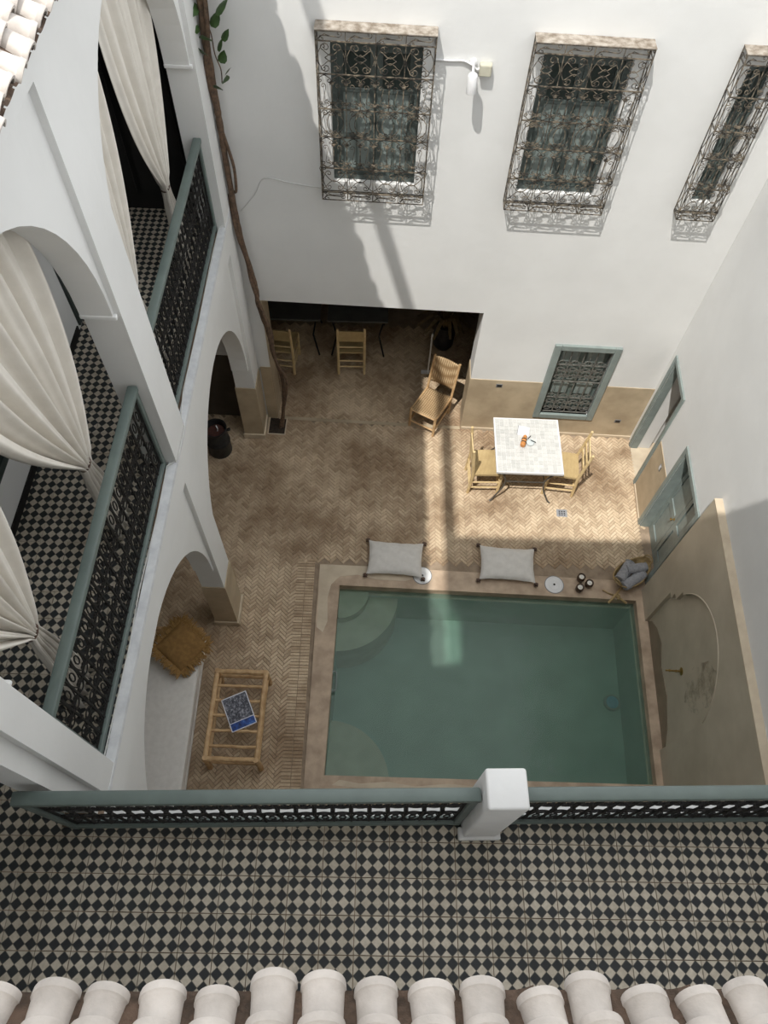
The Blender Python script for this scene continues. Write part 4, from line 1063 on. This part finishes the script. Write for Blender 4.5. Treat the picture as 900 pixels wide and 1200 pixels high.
MB().tube([(0, 0, .02), (0, 0, .80)], .012, 8).build('tube', M_LID, t); MB().cbox(-.10, .10, -.03, .03, 0, .025, .005).build('foot', M_LID, t)

# ================================================================== POOLSIDE
def make_pillow(label, M):
    t = thing('floor_pillow', label, 'pillow', M, 'white poolside pillows'); W, D, H = .345, .235, .075
    def half(sg):
        def fn(u, v):
            x = 2 * u - 1; y = 2 * v - 1
            px = x * W * (1 - .055 * (1 - y * y) * abs(x) ** 3); py = y * D * (1 - .09 * (1 - x * x) * abs(y) ** 3)
            h = H * ((1 - abs(x) ** 2.6) * (1 - abs(y) ** 2.6)) ** .5
            wr = .006 * math.sin(9 * x + 3 * y) * math.sin(7 * y - 2 * x + sg) * (1 - abs(x) ** 4) * (1 - abs(y) ** 4)
            edge = .005 * math.sin(13 * x + 9 * y) * max(abs(x), abs(y)) ** 6
            return (px, py, .078 + sg * h * (.95 if sg > 0 else 1.0) + (wr if sg > 0 else 0) + edge)
        return fn
    mb = MB().grid(half(1), 30, 22); mb2 = MB().grid(half(-1), 30, 22)
    i = len(mb.v); mb.v += mb2.v; mb.f += [tuple(reversed([i + q for q in f])) for f in mb2.f]
    mb.build('cover', M_LINEN, t, smooth='all')
    for sx in (-1, 1):
        for sy in (-1, 1):
            cx, cy = sx * (W + .012), sy * (D + .010); mb = MB(); mb.lathe([(.004, -.024), (.020, -.016), (.026, 0), (.020, .016), (.004, .024)], n=10, cx=cx, cy=cy, z=.060)
            for q in range(14):
                a = 2 * PI * q / 14; mb.tube([(cx, cy, .06), (cx + .03 * math.cos(a), cy + .03 * math.sin(a), .048 + .018 * math.sin(3 * a))], .004, 4)
            mb.build('tassel', M_POM, t)
    return t
make_pillow('white lumpy pillow with brown tassels overlapping a round lid', T(.165, 3.625, .0, -.05))
make_pillow('white pillow with brown tassels next to uncovered round lid', T(1.565, 3.59, .0, -.055))
def lid(label, x, y):
    t = thing('skimmer_lid', label, 'lid', T(x, y, .010), 'round pool lids')
    MB().lathe([(.112, 0), (.112, .006), (.100, .009), (.098, .007), (.072, .007), (.070, .0095), (.048, .0095), (.046, .008), (.018, .008), (.016, .010)], n=36).build('disc', M_LID, t)
    MB().lathe([(.113, -.001), (.122, .001), (.122, .004), (.113, .004)], n=36).build('collar', M_GRAYP, t); MB().lathe([(.013, .0095), (.013, .0115)], n=14).build('screw', M_DARK, t)
lid('round white pool lid partly under a pillow corner', .505, 3.43)
lid('round white pool lid between pillow and brown pots', 2.145, 3.35)
for k, (x, y) in enumerate(((2.475, 3.425), (2.565, 3.345), (2.44, 3.285))):
    t = thing('candle_pot', ('brown candle pot of the trio standing farthest from the water', 'brown candle pot of the trio on the basket side', 'brown candle pot of the trio closest to the pool rim')[k], 'candle', T(x, y, .010 if y < 3.5 else 0), 'three brown candle pots by the pool')
    MB().lathe([(.036, 0), (.046, .02), (.050, .06), (.046, .085), (.044, .095), (.049, .10), (.045, .105), (.036, .10), (.032, .088)], n=20).build('pot', M_BOTTLE, t, smooth=True)
    MB().lathe([(.031, .084), (.031, .090), (.024, .092)], n=16).build('wax', M_WAX, t, smooth=True); MB().lathe([(.012, .092), (.012, .104), (.009, .106)], n=10).build('candle_cup', M_LID, t)
# towel boat basket
t = thing('boat_basket', 'wooden boat-shaped basket on the pool corner', 'basket', T(3.08, 3.47, .012, .62))
def hull(k):
    def fn(u, v):
        a = 2 * PI * u; s = .45 + .55 * v; lx_ = .285 * s - k; ly_ = .165 * s - k
        c, sn = math.cos(a), math.sin(a)
        return (lx_ * c * abs(c) ** .15, ly_ * sn, .005 + k + .12 * v ** 1.6 + .09 * v * abs(c) ** 4)
    return fn
ho = MB().grid(hull(0), 40, 8, closeu=True); ho.f.append(tuple(reversed(range(40)))); hi = MB().grid(hull(.008), 40, 8, closeu=True); hi.f.append(tuple(range(40)))
i = len(ho.v); nv_ = 8 * 40
ho.f += [tuple(reversed([i + q for q in f])) for f in hi.f[:-1]] + [tuple(i + q for q in hi.f[-1])]
ho.v += hi.v; ho.f += [(nv_ + k, nv_ + (k + 1) % 40, i + nv_ + (k + 1) % 40, i + nv_ + k) for k in range(40)]
ho.build('hull', M_WOODB, t, smooth=True, fix=False)
rim = [hull(.004)(k / 40, 1.0) for k in range(40)]; MB().tube(rim, .010, 6, closed=True).build('rim', M_WOODB, t, smooth=True)
for sx in (-1, 1):
    MB().tube(smooth_path([(sx * .24, -.06, .19), (sx * .27, -.05, .25), (sx * .28, 0, .275), (sx * .27, .05, .25), (sx * .24, .06, .19)], 4), .008, 6).build('handle', M_WOODB, t, smooth=True)
def towel(label, M, L, R):
    t = thing('rolled_towel', label, 'towel', M, 'grey towels in the boat basket')
    def fn(u, v):
        a = 2 * PI * u; x = (v - .5) * L; r = R * (1 + .03 * math.sin(5 * a + 9 * v)) * (1 - .10 * abs(2 * v - 1) ** 8); return (x, r * 1.12 * math.cos(a), R * .92 + r * .92 * math.sin(a))
    mb = MB().grid(fn, 24, 14, closeu=True); mb.build('roll', M_TOWEL, t, smooth=True)
    for sx in (-1, 1):
        pts = [(sx * (L / 2 + .001), 1.08 * R * (1 - .9 * k / 30) * math.cos(2 * PI * 2.5 * k / 30), R * .92 + .88 * R * (1 - .9 * k / 30) * math.sin(2 * PI * 2.5 * k / 30)) for k in range(31)]
        MB().tube(pts, R * .16, 5).build('roll_end', M_TOWEL, t, smooth=True)
towel('grey rolled towel lying in front in the boat basket', T(3.11, 3.385, .075, .60), .32, .060)
towel('grey rolled towel at left rear of the boat basket', T(3.02, 3.50, .075, .95), .28, .062)
towel('grey rolled towel heaped on top toward the door', T(3.155, 3.53, .115, .15), .24, .055)
t = thing('driftwood_branch', 'forked piece of pale driftwood on the pool edge', 'driftwood', T(2.875, 3.215, .012, .0))
MB().tube(smooth_path([(-.135, .075, .012), (-.07, .03, .016), (0, 0, .02), (.07, -.045, .02), (.135, -.10, .016)], 4), [.010] * 9 + [.016] * 8, 7).build('branch', M_WOODB, t, smooth=True)
MB().tube(smooth_path([(.10, .11, .03), (.05, .05, .034), (-.02, -.03, .032), (-.09, -.10, .014)], 4), .015, 7).build('branch', M_WOODB, t, smooth=True)
MB().tube(smooth_path([(.03, .02, .036), (.05, -.02, .05), (.02, -.07, .055)], 4), .012, 7).build('branch', M_WOODB, t, smooth=True)
# in the pool
t = thing('pool_lamp', 'round pale blue underwater lamp on the pool floor', 'pool lamp', T(2.98, 2.16, DEP)); MB().lathe([(.10, 0), (.11, .01), (.10, .03), (.085, .035)], n=24).build('bezel', M_GREENB, t); MB().lathe([(.084, .030), (.07, .042), (.03, .048)], n=24).build('lens', M_LAMPB, t, smooth=True)
t = thing('grab_handle', 'small metal grab handle on west side of the pool', 'handle', T(-.548, 2.08, -.03, 0)); MB().tube(smooth_path([(0, -.11, -.01), (.03, -.11, .0), (.045, -.08, 0), (.045, .08, 0), (.03, .11, 0), (0, .11, -.01)], 4), .008, 8).build('bar', M_GREENB, t, smooth=True)
for y in (-.11, .11): MB().cbox(-.004, .004, y - .02, y + .02, -.03, .01, .002).build('plate', M_GREENB, t)

# ================================================================== LOUNGE UNDER THE LEFT ARCADE
t = thing('daybed', 'low daybed with a white cotton mattress under the arch', 'daybed', T(-2.31, 1.40, 0, .0))
def matt(x0, x1, y0, y1, z0, z1): return MB().cbox(x0, x1, y0, y1, z0, z1, .03, seg=3)
mt = matt(-.30, .30, -1.05, 1.05, .22, .40).build('mattress', M_LINEN, t, smooth=True)
mb = MB()
for x in (-.296, .296): mb.tube([(x, -1.02, .385), (x, 1.02, .385)], .006, 6)
mb.build('piping', M_LINEN, mt)
mb = MB(); mb.cbox(-.305, .305, -1.055, 1.055, .16, .222, .02)
mb.build('skirt', M_LINEN, t, smooth=True)
for x in (-.26, .26):
    MB().tube([(x, -1.04, .14), (x, 1.06, .14)], .03, 8).build('side_rail', M_WOOD, t, smooth=True)
    for y in (-1.0, 1.06): MB().tube([(x, y, 0), (x, y, .17 if y < 0 else .47)], .032, 8).build('leg', M_WOOD, t, smooth=True)
for z in (.30, .44): MB().tube([(-.28, 1.09, z), (.30, 1.09, z)], .026, 8).build('end_rail', M_WOOD, t, smooth=True)
# fringed cushion
t = thing('fringed_cushion', 'mustard brown cushion with shaggy fringe on the daybed', 'cushion', T(-2.21, 2.27, .475, .90) @ Matrix.Rotation(.30, 4, 'X'))
def ch(sg):
    def fn(u, v):
        x = 2 * u - 1; y = 2 * v - 1
        return (x * .20, y * .20, .07 + sg * .075 * ((1 - abs(x) ** 2.4) * (1 - abs(y) ** 2.4)) ** .5)
    return fn
mb = MB().grid(ch(1), 18, 18); m2 = MB().grid(ch(-1), 18, 18); i = len(mb.v); mb.v += m2.v; mb.f += [tuple(reversed([i + q for q in f])) for f in m2.f]
mb.build('cover', M_MUST, t, smooth='all')
mb = MB(); rf = random.Random(8)
for k in range(560):
    s = k % 4; p = rf.uniform(-.205, .205); q = .200
    bx_, by_ = ((p, q), (q, p), (p, -q), (-q, p))[s]; nx_, ny_ = ((0, 1), (1, 0), (0, -1), (-1, 0))[s]
    l = rf.uniform(.05, .085); jx, jy = rf.uniform(-.03, .03), rf.uniform(-.03, .03); jz = rf.uniform(-.03, .04)
    mb.tube([(bx_ - nx_ * .01, by_ - ny_ * .01, .07), (bx_ + nx_ * l * .5 + jx * .4, by_ + ny_ * l * .5 + jy * .4, .07 + jz * .7), (bx_ + nx_ * l + jx, by_ + ny_ * l + jy, .06 + jz)], [.007, .008, .003], 4)
o = mb.build('fringe', M_FRINGE, t); o['kind'] = 'stuff'
# log coffee table
t = thing('log_coffee_table', 'low slatted coffee table made of peeled pale logs', 'coffee table', T(-1.535, 1.56, 0, -.015))
def log(nm, a, b_, r, seed):
    rr = random.Random(seed); A, B = Vector(a), Vector(b_); n = 9
    pts = [A + (B - A) * k / (n - 1) + Vector((rr.uniform(-1, 1), rr.uniform(-1, 1), rr.uniform(-1, 1))) * r * .16 for k in range(n)]
    MB().tube(pts, [r * (1 + rr.uniform(-.07, .09)) for k in range(n)], 9).build(nm, M_WOOD, t, smooth=True)
hx, hy, zt = .265, .465, .40
for k, (sx, sy) in enumerate(((-1, -1), (1, -1), (1, 1), (-1, 1))): log('leg', (sx * (hx + .01), sy * (hy + .005), 0), (sx * hx, sy * hy, zt + .025), .029, 30 + k)
for sx in (-1, 1): log('side_rail', (sx * hx, -hy, zt), (sx * hx, hy, zt), .027, 40 + sx); log('lower_rail', (sx * (hx - .005), -hy, .22), (sx * (hx - .005), hy, .22), .020, 44 + sx)
for sy in (-1, 1): log('end_rail', (-hx, sy * hy, zt), (hx, sy * hy, zt), .027, 50 + sy); log('lower_end_rail', (-hx, sy * hy, .24), (hx, sy * hy, .24), .019, 54 + sy)
for k in range(5): y = hy * (.66 - k * .345); log('slat', (-hx, y, zt), (hx, y, zt), .0165, 60 + k)
t = thing('magazine', 'magazine with grey photo cover and blue band on log table', 'magazine', T(-1.505, 1.585, .422, .43))
def mg(u, v): x = (u - .5) * .275; y = (v - .5) * .37; return (x, y, .006 + .012 * max(0, 2 * v - 1) ** 2)
ob = MB().grid(mg, 8, 12).build('cover', M_MAG, t, smooth=True)
def mp(u, v): x, y, z = mg(u, v); return (x * .985, y * .985, z - .004)
ob = MB().grid(mp, 8, 12).build('pages', M_PAPER, t, smooth=True); so = ob.modifiers.new('thickness', 'SOLIDIFY'); so.thickness = .005; so.offset = -1
# dark churn
t = thing('metal_churn', 'dark blackened metal churn under the far arch', 'churn', T(-2.21, 5.24, 0, .3))
MB().lathe([(.145, 0), (.155, .02), (.15, .22), (.158, .23), (.158, .25), (.15, .26), (.142, .40), (.128, .45), (.135, .47), (.15, .49), (.152, .51), (.138, .51), (.125, .47), (.12, .42)], n=28).build('body', M_POT, t, smooth=True)
MB().lathe([(.119, .40), (.119, .425), (.10, .43)], n=24).build('filling', M_RED, t)
for s in (-1, 1): MB().tube(smooth_path([(s * .13, -.03, .44), (s * .175, -.025, .43), (s * .18, .02, .41), (s * .145, .03, .38)], 4), .010, 6).build('handle', M_POT, t, smooth=True)
MB().tube([(.02, .0, .42), (.03, .01, .47), (.02, .04, .50)], .008, 6).build('ladle', M_LID, t)
